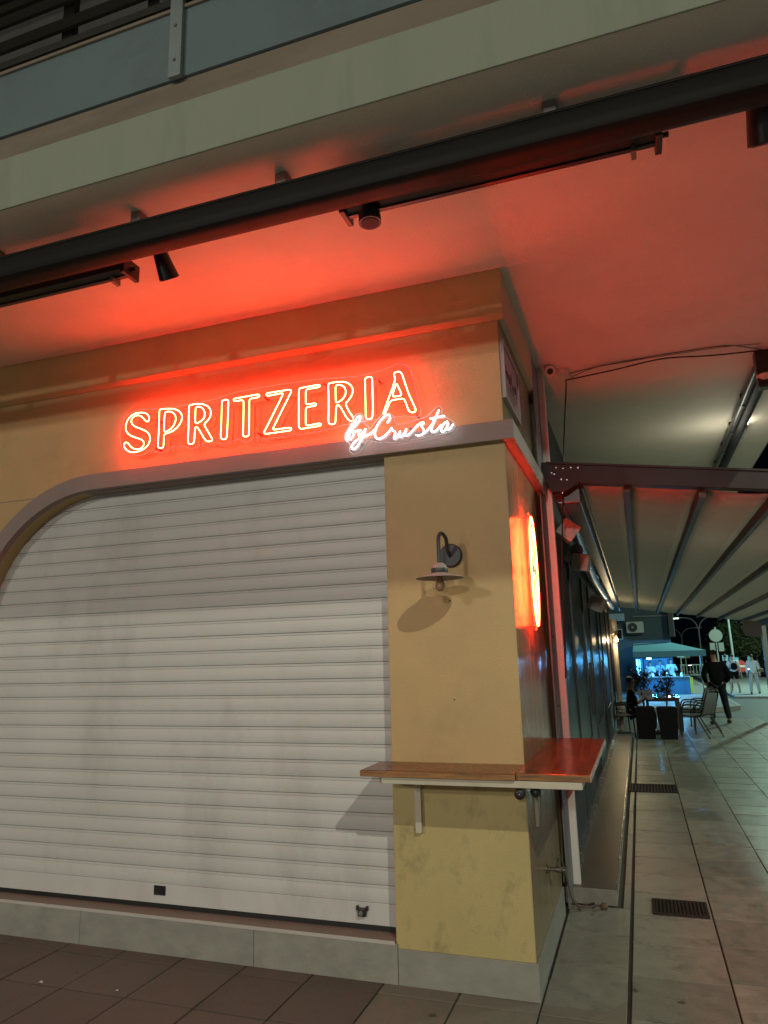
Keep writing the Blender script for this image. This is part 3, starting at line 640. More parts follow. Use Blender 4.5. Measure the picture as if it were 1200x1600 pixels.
def spot(u, v, lab, r0, r1, ln, tilt):
    p = on(u, v, 1, SYP)
    t = thing('spotlight', lab, 'spotlight', (p.x,SYP,p.z+ln*.5))
    d = Vector((.05, math.sin(R(tilt)), -math.cos(R(tilt)))).normalized(); a = Vector((p.x,SYP,p.z+ln*.5)); b = a + d*ln
    MB().tube([a, a+d*.012, b], [r0*.8, r0, r1], 24).build('housing', M['blackmetal'], t, smooth=True)
    MB().tube([b, b+d*.003], [r1*.8, r1*.78], 24).build('lens', M['shopglass'], t)
    MB().tube([a, (p.x,SYP-.02,3.90)], .013, 8).build('stalk', M['blackmetal'], t)
    MB().tube(smooth_line([(p.x-.03,SYP-.02,3.85),(p.x-.05,SYP,p.z+ln*.5+.03),(p.x-.012,SYP,p.z+ln*.45)],.01,3), .003, 6).build('lead', M['cable'], t)
spot(247, 410, 'black cone spotlight hanging below the left end of the awning cassette', .036, .055, .155, 36)
spot(577, 339, 'short black round spotlight at the end of the longer bar fixture', .052, .054, .066, 0)
spot(1195, 176, 'black spotlight cut off at the right edge of the picture', .060, .068, .19, 30)
cl = on(455,341,1,-1.06); o = MB().tube(smooth_line([(cl.x-.035,-1.07,cl.z+.05),(cl.x-.024,-1.06,cl.z-.006),(cl.x,-1.06,cl.z+.006),(cl.x+.024,-1.06,cl.z-.008),(cl.x+.035,-1.07,cl.z+.05)],.008,2), .007, 6).build('cable_clip', M['cable']); tag(o, 'small knot of cable under the awning cassette left of the longer bar', 'cable')

# ------------------------------------------------------------------ security camera, junction box, ceiling cables, side awning
sc0 = on(859,580,2,3.86)
CM = thing('security_camera', 'small white bullet security camera under the soffit above the side street', 'camera', (sc0.x,sc0.y,3.9))
MB().lathe([(0,3.899),(.035,3.899),(.035,3.885),(.012,3.88),(.012,3.86)], (sc0.x,sc0.y,0), 16).build('mount', M['white_plastic'], CM, smooth=True)
dv = (CAM + Vector((.4,0,-.3)) - sc0).normalized()
MB().tube([sc0-dv*.05, sc0-dv*.04, sc0+dv*.04], [.03,.042,.045], 20).build('body', M['white_plastic'], CM, smooth=True)
MB().tube([sc0+dv*.0401, sc0+dv*.043], [.024,.022], 16).build('lens', M['black'], CM)
jb = on(878,580,2,3.885)
JB = thing('junction_box', 'round white junction box on the soffit beside the camera', 'junction box', (jb.x,jb.y,3.9))
MB().lathe([(0,3.858),(.05,3.860),(.055,3.868),(.055,3.899)], (jb.x,jb.y,0), 24).build('cover', M['white_plastic'], JB, smooth=True)
MB().tube([(sc0.x+.03,sc0.y,3.872),(jb.x-.05,jb.y,3.875)], .006, 6).build('lead', M['cable'], JB)
def cable(pts, r, m, lab):
    o = MB().tube(smooth_line(pts, .06, 4), r, 6).build('cable', M[m], smooth=True); return tag(o, lab, 'cable')
e = lambda u, v, z=3.86: on(u, v, 2, z)
cable([e(884,594), e(960,578,3.84), e(1035,559,3.87), e(1110,556,3.85), e(1192,547,3.87)], .0055, 'cable', 'thick black cable slung below the soffit to the side awning')
cable([e(888,584,3.88), e(940,571,3.88), e(1035,554,3.89), e(1140,538,3.89), e(1190,546,3.88)], .004, 'greycable', 'thin brown cable clipped along the soffit above the black cable')
cable([e(892,590,3.88), e(925,574,3.88), e(1035,556,3.885), e(1135,541,3.885), e(1188,537,3.88)], .003, 'greycable', 'thinnest cable running loosely along the soffit to the right edge')
pt = e(884,594)
cable([pt, on(885,600,1,1.62), on(882,660,1,1.60), on(880,722,1,1.585)], .0055, 'cable', 'black cable dropping from the soffit to the pergola beam')
cable([on(880,765,1,1.585), on(878,850,1,1.58), on(881,960,1,1.58), on(884,1060,1,1.58)], .006, 'cable', 'dark cable running down beside the pale post under the pergola')

SA = thing('awning_cassette', 'dark side awning cassette under the soffit above the pergola', 'awning', (1.72,4,3.9))
MB().box(1.651,1.784, 1.98,9.5, 3.785,3.845).build('casing', M['gutter'], SA, bevel=.012)
MB().cyl((1.735,1.99,3.80),(1.735,9.4,3.80),.052,n=16).build('roller', M['cass'], SA)
MB().box(1.64,1.80, 1.88,1.98, 3.60,3.899).build('end_bracket', M['gutter'], SA, bevel=.01)
for y in (2.9,3.75,4.5,5.3,7.0): MB().box(1.660,1.778, y-.03,y+.03, 3.775,3.899).build('bracket', M['gutter'], SA, bevel=.006)
FL = thing('floodlight', 'small lit floodlight clamped on the side awning cassette', 'floodlight', (1.74,4.05,3.72))
fp = on(1163,668,0,1.80)
MB().beam(fp+Vector((-.03,-.12,-.01)), fp+Vector((-.02,.32,.0)), .085, .07).build('housing', M['duct'], FL, bevel=.006)
MB().beam(fp+Vector((.010,-.10,.034)), fp+Vector((.012,.03,.036)), .04, .02).build('lens', M['floodlens'], FL)
MB().beam(fp+Vector((-.02,.1,.03)), fp+Vector((-.02,.1,.12)), .03, .02, (0,1,0)).build('clamp', M['blackmetal'], FL)
street_light('floodlight_light', (1.60, fp.y-.05, fp.z-.34), 5.5, (1.0,.95,.80), .10)
LM = thing('lamp_holder', 'pale cup-shaped fitting hanging from the end bracket of the side awning', 'fitting', (1.79,1.9,3.58))
fq = on(1195,588,1,1.9)
MB().lathe([(0,fq.z-.035),(.03,fq.z-.03),(.055,fq.z-.01),(.06,fq.z+.01),(.0,fq.z+.012)], (fq.x,1.9,0), 20).build('cup', M['white_plastic'], LM, smooth=True)
MB().cyl((fq.x,1.9,fq.z+.01),(fq.x,1.9,3.62),.006,n=8).build('hanger', M['cable'], LM)

# ------------------------------------------------------------------ pergola with post
PG = thing('pergola', 'retractable pergola with pale fabric roof on dark beams over the side pavement', 'pergola', (.05,1.62,0))
MB().box(.030,.078, 1.60,1.66, .02,3.90).build('post', M['postpaint'], PG, bevel=.003)
MB().box(.022,.030, 1.275,1.598, .03,3.88).build('channel', M['plate'], PG)
for z in (.80, 1.30, 1.78, 2.3, 2.62): MB().cyl((.030,1.42,z),(.034,1.42,z),.010,n=8).build('bolt', M['black'], PG)
sl = -.165
bz = lambda x: 3.105 + -.152*x
pb = MB(); pb.prism([(.0,bz(0)),(3.45,bz(3.45)),(3.45,bz(3.45)-.125),(.28,bz(.28)-.150),(.20,bz(.2)-.215),(.085,bz(.08)-.235),(.03,bz(.03)-.12),(.0,bz(0)-.10)], 'y', 1.50, 1.598); pb.build('edge_beam', M['pergola'], PG, bevel=.004)
MB().prism([(.06,bz(.06)+.003),(3.45,bz(3.45)+.003),(3.45,bz(3.45)-.012),(.06,bz(.06)-.012)], 'y', 1.485, 1.499).build('beam_lip', M['pergola'], PG)
for u, v in ((869,731),(880,732),(892,731),(903,731),(866,741),(877,749),(886,750),(862,739),(879,770)):
    p = on(u, v, 1, 1.498); MB().cyl((p.x,1.4995,p.z),(p.x,1.494,p.z),.0055,n=8).build('bolt', M['chrome'], PG)
zn = lambda x: 2.995 - .185*x
zf = lambda x: 2.875 - .165*x
rx = [.155,.625,1.135,1.60,2.07,2.56,3.05,3.40]
for i, x in enumerate(rx[1:-1]):
    MB().beam((x,1.60,zn(x)-.01),(x,16.0,zf(x)-.01), .045, .075).build('rafter', M['rafter'], PG)
MB().beam((3.40,1.60,zn(3.40)-.03),(3.40,16.0,zf(3.40)-.03), .12, .14).build('gutter_beam', M['rafter'], PG)
for a, b in zip(rx[:-1], rx[1:]):
    f = MB(); n, m_ = 24, 5; vs = []
    for i in range(n+1):
        t = i/n; y = 1.60 + 14.4*t
        for k in range(m_+1):
            s_ = k/m_; x = a+(b-a)*s_; z = (zn(x)*(1-t)+zf(x)*t) + .022 - .018*math.sin(math.pi*s_) + .003*math.sin(i*2.1+a*5)
            vs.append((x,y,z))
    fs = [(i*(m_+1)+k, i*(m_+1)+k+1, (i+1)*(m_+1)+k+1, (i+1)*(m_+1)+k) for i in range(n) for k in range(m_)]
    f.add(vs, fs); o = f.build('roof_fabric', M['fabric'], PG, smooth=True)
    sm = o.modifiers.new('thickness', 'SOLIDIFY'); sm.thickness = .002
MB().beam((.22,1.62,2.86),(.16,16,2.80), .14, .15).build('wall_gutter', M['gutter'], PG, bevel=.01)
MB().beam((.305,1.62,2.90),(.235,16,2.84), .02, .03).build('gutter_lip', M['gutter'], PG)
MB().box(3.47,3.58, 15.9,16.02, -.01,2.30).build('post', M['polegrey'], PG)
MB().box(3.34,3.46, 10.0,10.1, -.01,2.33).build('post', M['postpaint'], PG)
vl = MB(); vl.prism([(2.62,2.26)] + [(2.62+.13*(1-math.cos(R(a))), 2.02-.10*math.sin(R(a))) for a in range(0,91,15)] + [(2.95,1.90),(2.95,2.20)], 'y', 12.2, 12.23)
vl.build('side_curtain', M['fabric'], PG)
# service pipe under the gutter
PI = thing('service_pipe', 'dull metal pipe running along the shopfront under the pergola gutter', 'pipe', (.1,1.7,2.7))
MB().tube([on(876,775,1,1.72)+Vector((.0,0,0)), (.105,6,2.66), (.10,13.6,2.70)], .058, 16).build('pipe', M['duct'], PI, smooth=True)
for y in (3.4, 6.9, 10.3): MB().tube([(.105,y,2.67),(.105,y+.02,2.67)], .064, 16).build('collar', M['plate'], PI)
def wall_speaker(u, v, x, s, lab, rz, roll):
    p = on(u, v, 0, x)
    t = thing('wall_speaker', lab, 'speaker', p, rz, 'pale speakers under the pergola')
    b = MB(); b.box(-s/2,s/2,-s*.35,s*.35,-s/2,s/2); o = b.build('case', M['speaker'], t, bevel=.006, loc=(0,0,0)); o.rotation_euler = (0,R(roll),0)
    b = MB(); b.lathe([(0,-.006),(s*.2,-.008),(s*.22,0)], (0,-s*.35,0), 20, 'y'); o = b.build('knob', M['speaker'], t, smooth=True, loc=(0,0,0))
    b = MB(); b.box(-.10,-.02,-.012,.012,-.02,.02); b.build('arm', M['plate'], t, loc=(-.02,.04,0))
wall_speaker(886, 829, .12, .155, 'pale diamond-tilted speaker nearest the corner post, lit pink', R(18), 38)
wall_speaker(908, 879, .14, .165, 'dull grey speaker tilted under the pipe, second along the shopfront', R(-10), 12)
wall_speaker(932, 943, .16, .17, 'farthest small grey speaker high on the dark shopfront', R(-20), 25)

# ------------------------------------------------------------------ dark shop next door with step
SH = thing('shopfront', 'dark closed shopfront running down the side street under the pergola', 'shopfront', (0,2,0))
MB().box(-.5,-.03, 1.91,14.3, 0,3.898).build('wall', M['shop'], SH)
yy = 1.72
MB().box(-.03,.020, 1.70,1.90, .09,2.9).build('pilaster', M['shopgrey'], SH)
for k, (y0, y1, kind) in enumerate(((1.95,3.5,'w'),(3.58,5.1,'w'),(5.2,6.3,'d'),(6.4,8.2,'w'),(8.3,9.3,'d'),(9.4,11.4,'w'),(11.5,13.0,'w'))):
    w0 = .72 if kind == 'w' else .18
    MB().box(-.028,.012, y0-.04,y0+.02, .09,2.75).build('frame', M['shop'], SH)
    MB().box(-.028,.012, y1-.02,y1+.04, .09,2.75).build('frame', M['shop'], SH)
    fpn = MB().box(-.026,-.006, y0+.021,y1-.021, w0,2.55).build('window' if kind == 'w' else 'door', M['shopglass'], SH)
    MB().box(-.027,.010, y0+.021,y1-.021, 2.551,2.75).build('transom', M['shop'], SH)
    MB().box(-.027,.006, y0+.021,y1-.021, .09,w0-.001).build('panel', M['shopgrey'], SH)
    if kind == 'd':
        MB().box(.012,.05, y0+.08,y0+.11, .95,1.55).build('handle', M['blackmetal'], fpn, bevel=.004)
MB().box(-.03,.05, 1.70,13.1, .092,.135).build('kick_rail', M['chrome'], SH)
MB().box(-.03,.03, 13.05,13.25, 0,3.0).build('corner_post', M['bark'], SH)
ST = thing('entrance_step', 'long low dark stone step with worn metal edge along the dark shopfront', 'step', (.17,1.5,0))
MB().box(-.03,.315, 1.535,12.0, -.012,.088).build('step_body', M['steprise'], ST, bevel=.004)
for k in range(9):
    MB().box(-.028,.3105, 1.545+k*1.16,1.545+k*1.16+1.157, .0885,.0915).build('tread', M['step'], ST)
MB().box(.3115,.322, 1.54,12.0, .060,.094).build('edge_strip', M['chrome'], ST, bevel=.002)

# litter and loose cable at the post foot
random.seed(3)
for i in range(7):
    x, y = random.uniform(.03,.20), random.uniform(1.34,1.50)
    a = random.uniform(0, 6.28); s_ = random.uniform(.018,.035)
    l = MB(); l.add([(-s_,0,.004),(-s_*.2,-s_*.45,.012),(s_,0,.006),(-s_*.2,s_*.45,.010),(0,0,.002)], [(0,1,4),(1,2,4),(2,3,4),(3,0,4)])
    o = l.build('dead_leaf', M['leaf_dead']); o.location = (x,y,.002); o.rotation_euler = (random.uniform(-.3,.3),random.uniform(-.3,.3),a)
    tag(o, 'dry brown leaf in the litter at the foot of the pale post', 'leaf', 'dry leaves at the post foot')
cable([(.012,1.05,.42),(.03,1.16,.30),(.035,1.24,.16),(.05,1.27,.06),(.04,1.33,.012),(.10,1.38,.010),(.17,1.40,.012),(.20,1.43,.02)], .006, 'greycable', 'loose grey cable hanging from the pilaster side to the pavement')
o = MB().lathe([(0,.0),(.02,.002),(.026,.018),(.018,.034),(0,.038)], (0,0,0), 9).build('stone', M['leaf_dead'], smooth=True); o.location = (.235,1.42,.0); tag(o, 'small brown lump of litter in front of the step', 'litter')
pc = on(62,1536,2,.006); o = MB().add([(-.02,0,.0),(0,-.012,.012),(.02,.004,.003),(.0,.014,.009)], [(0,1,2,3)]).build('paper_scrap', M['paper']); o.location = (pc.x,pc.y,.004); tag(o, 'tiny white scrap of paper on the front paving at lower left', 'litter')
pc = on(182,1548,2,.006); o = MB().add([(-.012,0,.0),(0,-.007,.007),(.012,.002,.003),(.0,.008,.006)], [(0,1,2,3)]).build('paper_scrap', M['paper']); o.location = (pc.x,pc.y,.004); tag(o, 'even smaller pale crumb on the front paving right of the paper scrap', 'litter')

# drain grates
def grate(x0, x1, y0, y1, lab, nb):
    t = thing('drain_grate', lab, 'drain grate', ((x0+x1)/2,(y0+y1)/2,0))
    MB().box(x0,x1, y0,y1, .0015,.003).build('pit', M['pit'], t)
    f = MB()
    for a in ((x0,x1,y0,y0+.018),(x0,x1,y1-.018,y1),(x0,x0+.018,y0+.018,y1-.018),(x1-.018,x1,y0+.018,y1-.018)): f.box(*a, .0032, .012)
    f.build('frame', M['iron'], t)
    for i in range(nb):
        x = x0+.018+(x1-x0-.036)*(i+.5)/nb
        MB().box(x-.007,x+.007, y0+.019,y1-.019, .0034,.011).build('bar', M['iron'], t)
grate(.535,.875, 1.40,1.70, 'rusty square drain grate with parallel bars in the pavement near the step', 13)
grate(.335,.895, 5.75,6.30, 'black drain grate farther down the pavement, wider than the rusty one', 14)

# ------------------------------------------------------------------ people
def skin_mesh(name, verts, edges, radii, m, parent, sub=2, root=0):
    me = bpy.data.meshes.new(name); me.from_pydata(verts, edges, [])
    o = bpy.data.objects.new(name, me); C.objects.link(o)
    sk = o.modifiers.new('skin', 'SKIN'); sk.use_smooth_shade = True
    for i, r_ in enumerate(radii):
        d_ = me.skin_vertices[0].data[i]; d_.radius = (r_, r_) if not isinstance(r_, tuple) else r_; d_.use_root = (i == root)
    ss = o.modifiers.new('sub', 'SUBSURF'); ss.levels = sub; ss.render_levels = sub
    dg = bpy.context.evaluated_depsgraph_get(); nm = bpy.data.meshes.new_from_object(o.evaluated_get(dg))
    C.objects.unlink(o); bpy.data.objects.remove(o)
    nm.name = name; nm.materials.clear(); nm.materials.append(m); nm.shade_smooth()
    q = bpy.data.objects.new(name, nm); C.objects.link(q); q.parent = parent; return q
def person(label, loc, rz, H=1.72, pose='stand', top='blackcloth', legs='denim', hair='hair', shoes='shoe', stride=.12, shorts=False, arms='down', long_hair=False, group=None, skirt=False, sleeves=True):
    t = thing('person', label, 'person', loc, rz, group); k = H/1.72      # faces -y in its own frame
    sit = pose == 'sit'
    hz = .46 if sit else .92
    def V(x, y, z): return (x*k, y*k, z*k)
    pel, wai, che, nek, hd0, hd1 = (0,0,hz), (0,.01,hz+.18), (0,.015,hz+.40), (0,.0,hz+.545), (0,-.015,hz+.64), (0,-.01,hz+.74)
    if arms == 'hold': el_y, ha = -.16, (-.09,-.36,hz+.36)
    shL, shR = (-.185,.01,hz+.455), (.185,.01,hz+.455)
    if arms == 'down':
        eL, hL, eR, hR = (-.245,.04,hz+.17), (-.25,-.03,hz-.07), (.245,.04,hz+.17), (.25,-.03,hz-.07)
    elif arms == 'pocket':
        eL, hL, eR, hR = (-.29,.07,hz+.18), (-.20,-.08,hz+.0), (.29,.07,hz+.18), (.20,-.08,hz+.0)
    else:
        eL, hL, eR, hR = (-.25,-.10,hz+.20), (-.12,-.34,hz+.34), (.25,-.10,hz+.20), (.12,-.34,hz+.30)
    if sit:
        kL, fL, kR, fR = (-.10,-.44,.50), (-.10,-.42,.07), (.10,-.44,.50), (.10,-.40,.07)
    else:
        kL, fL, kR, fR = (-.10-stride*.3,-.03-stride*.35,.49), (-.10-stride*.55,.02-stride*.55,.07), (.10+stride*.3,-.03+stride*.3,.49), (.10+stride*.55,.04+stride*.7,.07)
    hpL, hpR = (-.09,0,hz-.03), (.09,0,hz-.03)
    tL, tR = (fL[0],fL[1]-.13,.035), (fR[0],fR[1]-.13,.035)
    vs = [pel, wai, che, nek, hd0, hd1, shL, eL, hL, shR, eR, hR, hpL, kL, fL, tL, hpR, kR, fR, tR]
    # hands: five short chains of unequal fingers
    ed = [(0,1),(1,2),(2,3),(3,4),(4,5),(2,6),(6,7),(7,8),(2,9),(9,10),(10,11),(0,12),(12,13),(13,14),(14,15),(0,16),(16,17),(17,18),(18,19)]
    rad = [(.13,.10),(.12,.09),(.14,.095),.052,(.072,.088),(.070,.085),.055,.042,.032,.055,.042,.032,.085,.055,.040,.030,.085,.055,.040,.030]
    for hi, e_, h_ in ((8, eL, hL), (11, eR, hR)):
        d_ = (Vector(h_)-Vector(e_)).normalized(); sd = d_.cross(Vector((0,0,1)) if abs(d_.z) < .8 else Vector((0,1,0))).normalized()
        for j in range(5):
            off = sd*((j-1.5)*.017) if j < 4 else sd*(-.045)
            ln = (.075,.09,.085,.07,.04)[j]; b0 = Vector(h_) + d_*.03 + off; b1 = b0 + d_*ln
            n0 = len(vs); vs += [tuple(b0), tuple(b1)]; ed += [(hi, n0), (n0, n0+1)]; rad += [.010, .008]
    n0 = len(vs); vs += [(0,-.10,hz+.665)]; ed += [(4, n0)]; rad += [.018]     # nose
    sc = lambda L_: [V(*p) for p in L_]
    rs = lambda L_: [tuple(a*k for a in r_) if isinstance(r_, tuple) else r_*k for r_ in L_]
    skin_mesh('body', sc(vs), ed, rs(rad), M['skin'], t, 2)
    c_ = [(0,.0,hz-.10), wai, che, (0,.005,hz+.50), shL, eL, tuple(Vector(eL).lerp(Vector(hL),.85 if sleeves else .1)), shR, eR, tuple(Vector(eR).lerp(Vector(hR),.85 if sleeves else .1))]
    skin_mesh('top', sc(c_), [(0,1),(1,2),(2,3),(2,4),(4,5),(5,6),(2,7),(7,8),(8,9)], rs([(.165,.135),(.16,.13),(.17,.125),.075,.08,.066,.052,.08,.066,.052]), M[top], t, 2)
    q = .45 if shorts else .96
    l1 = tuple(Vector(kL).lerp(Vector(fL), .96)) if not shorts else tuple(Vector(hpL).lerp(Vector(kL), .75)); l2 = tuple(Vector(kR).lerp(Vector(fR), .96)) if not shorts else tuple(Vector(hpR).lerp(Vector(kR), .75))
    if shorts: vs2 = [(0,0,hz+.06), hpL, l1, hpR, l2]; e2 = [(0,1),(1,2),(0,3),(3,4)]; r2 = [(.14,.115),.108,.088,.108,.088]
    else: vs2 = [(0,0,hz+.06), hpL, kL, l1, hpR, kR, l2]; e2 = [(0,1),(1,2),(2,3),(0,4),(4,5),(5,6)]; r2 = [(.14,.115),.108,.080,.066,.108,.080,.066]
    skin_mesh('trousers', sc(vs2), e2, rs(r2), M[legs], t, 2)
    for f_, t_ in ((fL,tL),(fR,tR)):
        skin_mesh('shoe', sc([(f_[0],f_[1]+.05,.045),(f_[0],f_[1]-.04,.048),(t_[0],t_[1]-.02,.035)]), [(0,1),(1,2)], rs([.045,.05,.040]), M[shoes], t, 2)
    hv = [(0,.03,hz+.665),(0,.02,hz+.745),(0,-.05,hz+.775)]; hr = [(.082,.070),(.086,.088),(.06,.03)]
    he = [(0,1),(1,2)]
    if long_hair: hv += [(0,.07,hz+.55)]; he += [(0,3)]; hr += [(.07,.04)]
    skin_mesh('hair', sc(hv), he, rs(hr), M[hair], t, 2)
    for s_ in (-1,1):
        e_ = MB(); e_.lathe([(0,-.006),(.009,-.003),(.009,.003),(0,.006)], V(s_*.030,-.098,hz+.70), 8, 'y'); e_.build('eye', M['black'], t, loc=(0,0,0))
    return t
G = -.01
mp_ = on(1127,1131,2,0)
person('man in black jacket and dark trousers standing with his back turned, hands in front', (mp_.x,mp_.y,0), R(180+8), 1.69, 'stand', 'blackcloth', 'denim', 'hairgrey', 'shoe', .22, arms='pocket')
wp = on(1150,1083,2,-.06)
wb = person('woman in white top and shorts walking away with a dark backpack', (wp.x,wp.y,-.06), R(188), 1.58, 'stand', 'whitecloth', 'blackcloth', 'hair', 'shoelight', .2, shorts=True, sleeves=True)
bk = thing('backpack', 'dark backpack on the back of the woman in white', 'backpack', (wp.x,wp.y,-.06), R(188))
skin_mesh('pack', [(0,.17,.92),(0,.19,1.08),(0,.17,1.24)], [(0,1),(1,2)], [(.13,.09),(.15,.10),(.11,.07)], M['blackcloth'], bk, 2)
for s_ in (-1,1): MB().tube([(s_*.10,.13,1.24),(s_*.13,-.02,1.33),(s_*.13,-.13,1.15),(s_*.12,.1,.98)], .018, 6).build('strap', M['blackcloth'], bk, loc=(0,0,0))
w2 = on(1142,1080,2,-.06)
person('walker in dark clothes beside the woman with the backpack, partly hidden', (w2.x-.05,w2.y+.3,-.06), R(182), 1.55, 'stand', 'blackcloth', 'blackcloth', 'hair', 'shoe', .15)
w3 = on(1181,1084,2,-.06)
person('woman in pale jacket and pale trousers walking away with a shoulder bag', (w3.x,w3.y,-.06), R(176), 1.55, 'stand', 'whitecloth', 'palecloth', 'hair', 'shoe', .12)
bg_ = thing('shoulder_bag', 'tan shoulder bag at the side of the woman in the pale jacket', 'bag', (w3.x,w3.y,-.06), R(176))
skin_mesh('bag_body', [(-.27,.05,.84),(-.28,.05,1.0)], [(0,1)], [(.05,.12),(.045,.10)], M['bag'], bg_, 2)
MB().tube([(-.27,-.04,1.02),(-.20,.0,1.36),(-.27,.13,1.02)], .012, 6).build('strap', M['bag'], bg_, loc=(0,0,0))

# ------------------------------------------------------------------ cafe furniture
def tubes(lst, r, name, m, t):
    b = MB()
    for p in lst: b.tube(smooth_line(p, .05, 3), r, 7)
    return b.build(name, m, t, smooth=True, loc=(0,0,0))
CH = thing('cafe_chair', 'grey mesh metal armchair nearest the camera at the right of the table', 'chair', (0,0,0), 0, 'mesh armchairs round the cafe table')   # sits facing -x
def sheet(p, w, n=6, sag=.0):
    b = MB(); vs = []
    for i, (x, z) in enumerate(p):
        for k in range(n+1): vs.append((x, -w/2+w*k/n, z - sag*math.sin(math.pi*k/n)))
    b.add(vs, [(i*(n+1)+k, i*(n+1)+k+1, (i+1)*(n+1)+k+1, (i+1)*(n+1)+k) for i in range(len(p)-1) for k in range(n)]); return b
o = sheet([(-.24,.41),(-.20,.43),(.0,.415),(.18,.40)], .44, 6, .015).build('seat', M['chairmesh'], CH, smooth=True, loc=(0,0,0)); o.modifiers.new('t','SOLIDIFY').thickness = .012
o = sheet([(.18,.41),(.21,.45),(.27,.62),(.34,.86)], .44, 6, -.01).build('backrest', M['chairmesh'], CH, smooth=True, loc=(0,0,0)); o.modifiers.new('t','SOLIDIFY').thickness = .012
tubes([[(-.24,-.23,.41),(.19,-.23,.40),(.35,-.23,.87),(.36,0,.89),(.35,.23,.87),(.19,.23,.40),(-.24,.23,.41)]], .013, 'frame', M['chairframe'], CH)
for s_ in (-.25,.25):
    tubes([[(-.22,s_,.43),(-.24,s_,0)]], .013, 'leg', M['chairframe'], CH)
    tubes([[(.10,s_,.41),(.34,s_,0)]], .013, 'leg', M['chairframe'], CH)
    tubes([[(-.22,s_,.42),(-.20,s_,.58),(-.14,s_,.63),(.15,s_,.62),(.27,s_,.60)]], .014, 'armrest', M['chairframe'], CH)
CH.location = (1.60,12.05,0); CH.rotation_euler = (0,0,R(-34))
dup(CH, (1.66,13.0,0), R(-30), 'middle grey mesh armchair of the row at the right of the table')
dup(CH, (1.66,13.75,0), R(-27), 'farthest grey mesh armchair of the row at the right of the table')
dup(CH, (.28,12.55,0), R(180+4), 'mesh armchair by the shopfront with the seated woman in it')
dup(CH, (.10,12.05,0), R(180+12), 'empty mesh armchair pushed against the dark shopfront')
for n_ in ('cafe_table',):
    T = thing('cafe_table', 'dark cafe table with reflecting top between the planters and the chairs', 'table', (1.0,12.9,0))
    MB().box(.62,1.32, 12.35,13.6, .715,.735).build('table_top', M['tabletop'], T, bevel=.004)
    MB().box(.65,1.29, 12.38,13.57, .66,.714).build('apron', M['chairframe'], T)
    for x in (.67,1.27):
        for y in (12.4,13.55): MB().box(x-.025,x+.025, y-.025,y+.025, 0,.66).build('leg', M['chairframe'], T)
tl = MB().lathe([(0,.736),(.045,.738),(.05,.75),(.035,.765),(0,.767)], (1.09,12.5,0), 16).build('table_light', glow('small_table_light', (1,.97,.85), 4.0), smooth=True); tag(tl, 'small bright round light on the cafe table', 'light')
sw = person('seated woman in black with dark hair, holding a white cup at the cafe table', (.36,12.55,0), R(90), 1.60, 'sit', 'blackcloth', 'blackcloth', 'hair', 'shoe', arms='hold', sleeves=False)
cpo = MB().lathe([(0,0),(.03,.0),(.04,.09),(.036,.09),(.028,.006),(0,.006)], (.36+.34,12.55,.775), 14).build('paper_cup', M['paper'], smooth=True); tag(cpo, 'white paper cup in the hands of the seated woman', 'cup')
def leaves(n, cen, rad, size, m, name, parent, seed, flat=1.0):
    rnd = random.Random(seed); b = MB()
    cl_ = [(Vector((rnd.gauss(0,.5),rnd.gauss(0,.5),rnd.gauss(0,.45)))) for _ in range(9)]
    for i in range(n):
        c0 = rnd.choice(cl_); v = c0*.75 + Vector((rnd.gauss(0,.33),rnd.gauss(0,.33),rnd.gauss(0,.33)))
        if v.length > 1.25: v *= .8
        p = Vector(cen) + Vector((v.x*rad[0], v.y*rad[1], v.z*rad[2]))
        a = Vector((rnd.gauss(0,1),rnd.gauss(0,1),rnd.gauss(0,1))).normalized(); c_ = a.orthogonal().normalized(); s_ = size*rnd.uniform(.6,1.4)
        b.add([p-a*s_, p+c_*s_*.45, p+a*s_, p-c_*s_*.45], [(0,1,2,3)])
    return b.build(name, m, parent, loc=(0,0,0) if parent else None)
def planter(label, x, y, wt, wb, h, plab, lm, seed, tall, flowers=0):
    t = thing('planter', label, 'planter', (x,y,0))
    b = MB(); vs = []
    for w, z in ((wb,0),(wt,h),(wt-.04,h),(wt-.05,h-.05)):
        vs += [(-w/2,-w/2,z),(w/2,-w/2,z),(w/2,w/2,z),(-w/2,w/2,z)]
    b.add(vs, [(3,2,1,0)] + [(i*4+k, i*4+(k+1) % 4, (i+1)*4+(k+1) % 4, (i+1)*4+k) for i in range(3) for k in range(4)]); b.build('pot', M['pot'], t, loc=(0,0,0))
    MB().box(-wt/2+.03,wt/2-.03,-wt/2+.03,wt/2-.03,h-.08,h-.05).build('soil', M['soil'], t, loc=(0,0,0))
    p = thing('shrub', plab, 'plant', (x,y,h-.05))
    st = MB(); rr = random.Random(seed)
    for i in range(6):
        a = rr.uniform(0,6.28); st.tube(smooth_line([(0,0,0),(.05*math.cos(a),.05*math.sin(a),tall*.4),(.16*math.cos(a),.16*math.sin(a),tall*.85)],.05,2), .008, 5)
    st.build('stem', M['bark'], p, loc=(0,0,0))
    leaves(480, (0,0,tall*.68), (.17,.16,tall*.34), .028, lm, 'foliage', p, seed)
    if flowers: leaves(flowers, (.06,-.08,tall*.36), (.16,.10,.10), .036, M['petal'], 'flowers', p, seed+5)
planter('tapered black square planter on the left, nearer the shopfront', .60, 11.72, .36, .33, .60, 'loose dark shrub with white flowers in the left planter', M['leafdark'], 21, .82, 150)
planter('tapered black square planter on the right, next to the first', 1.01, 11.62, .38, .30, .60, 'bronze-leaved shrub in the right planter', M['leafred'], 22, .66)
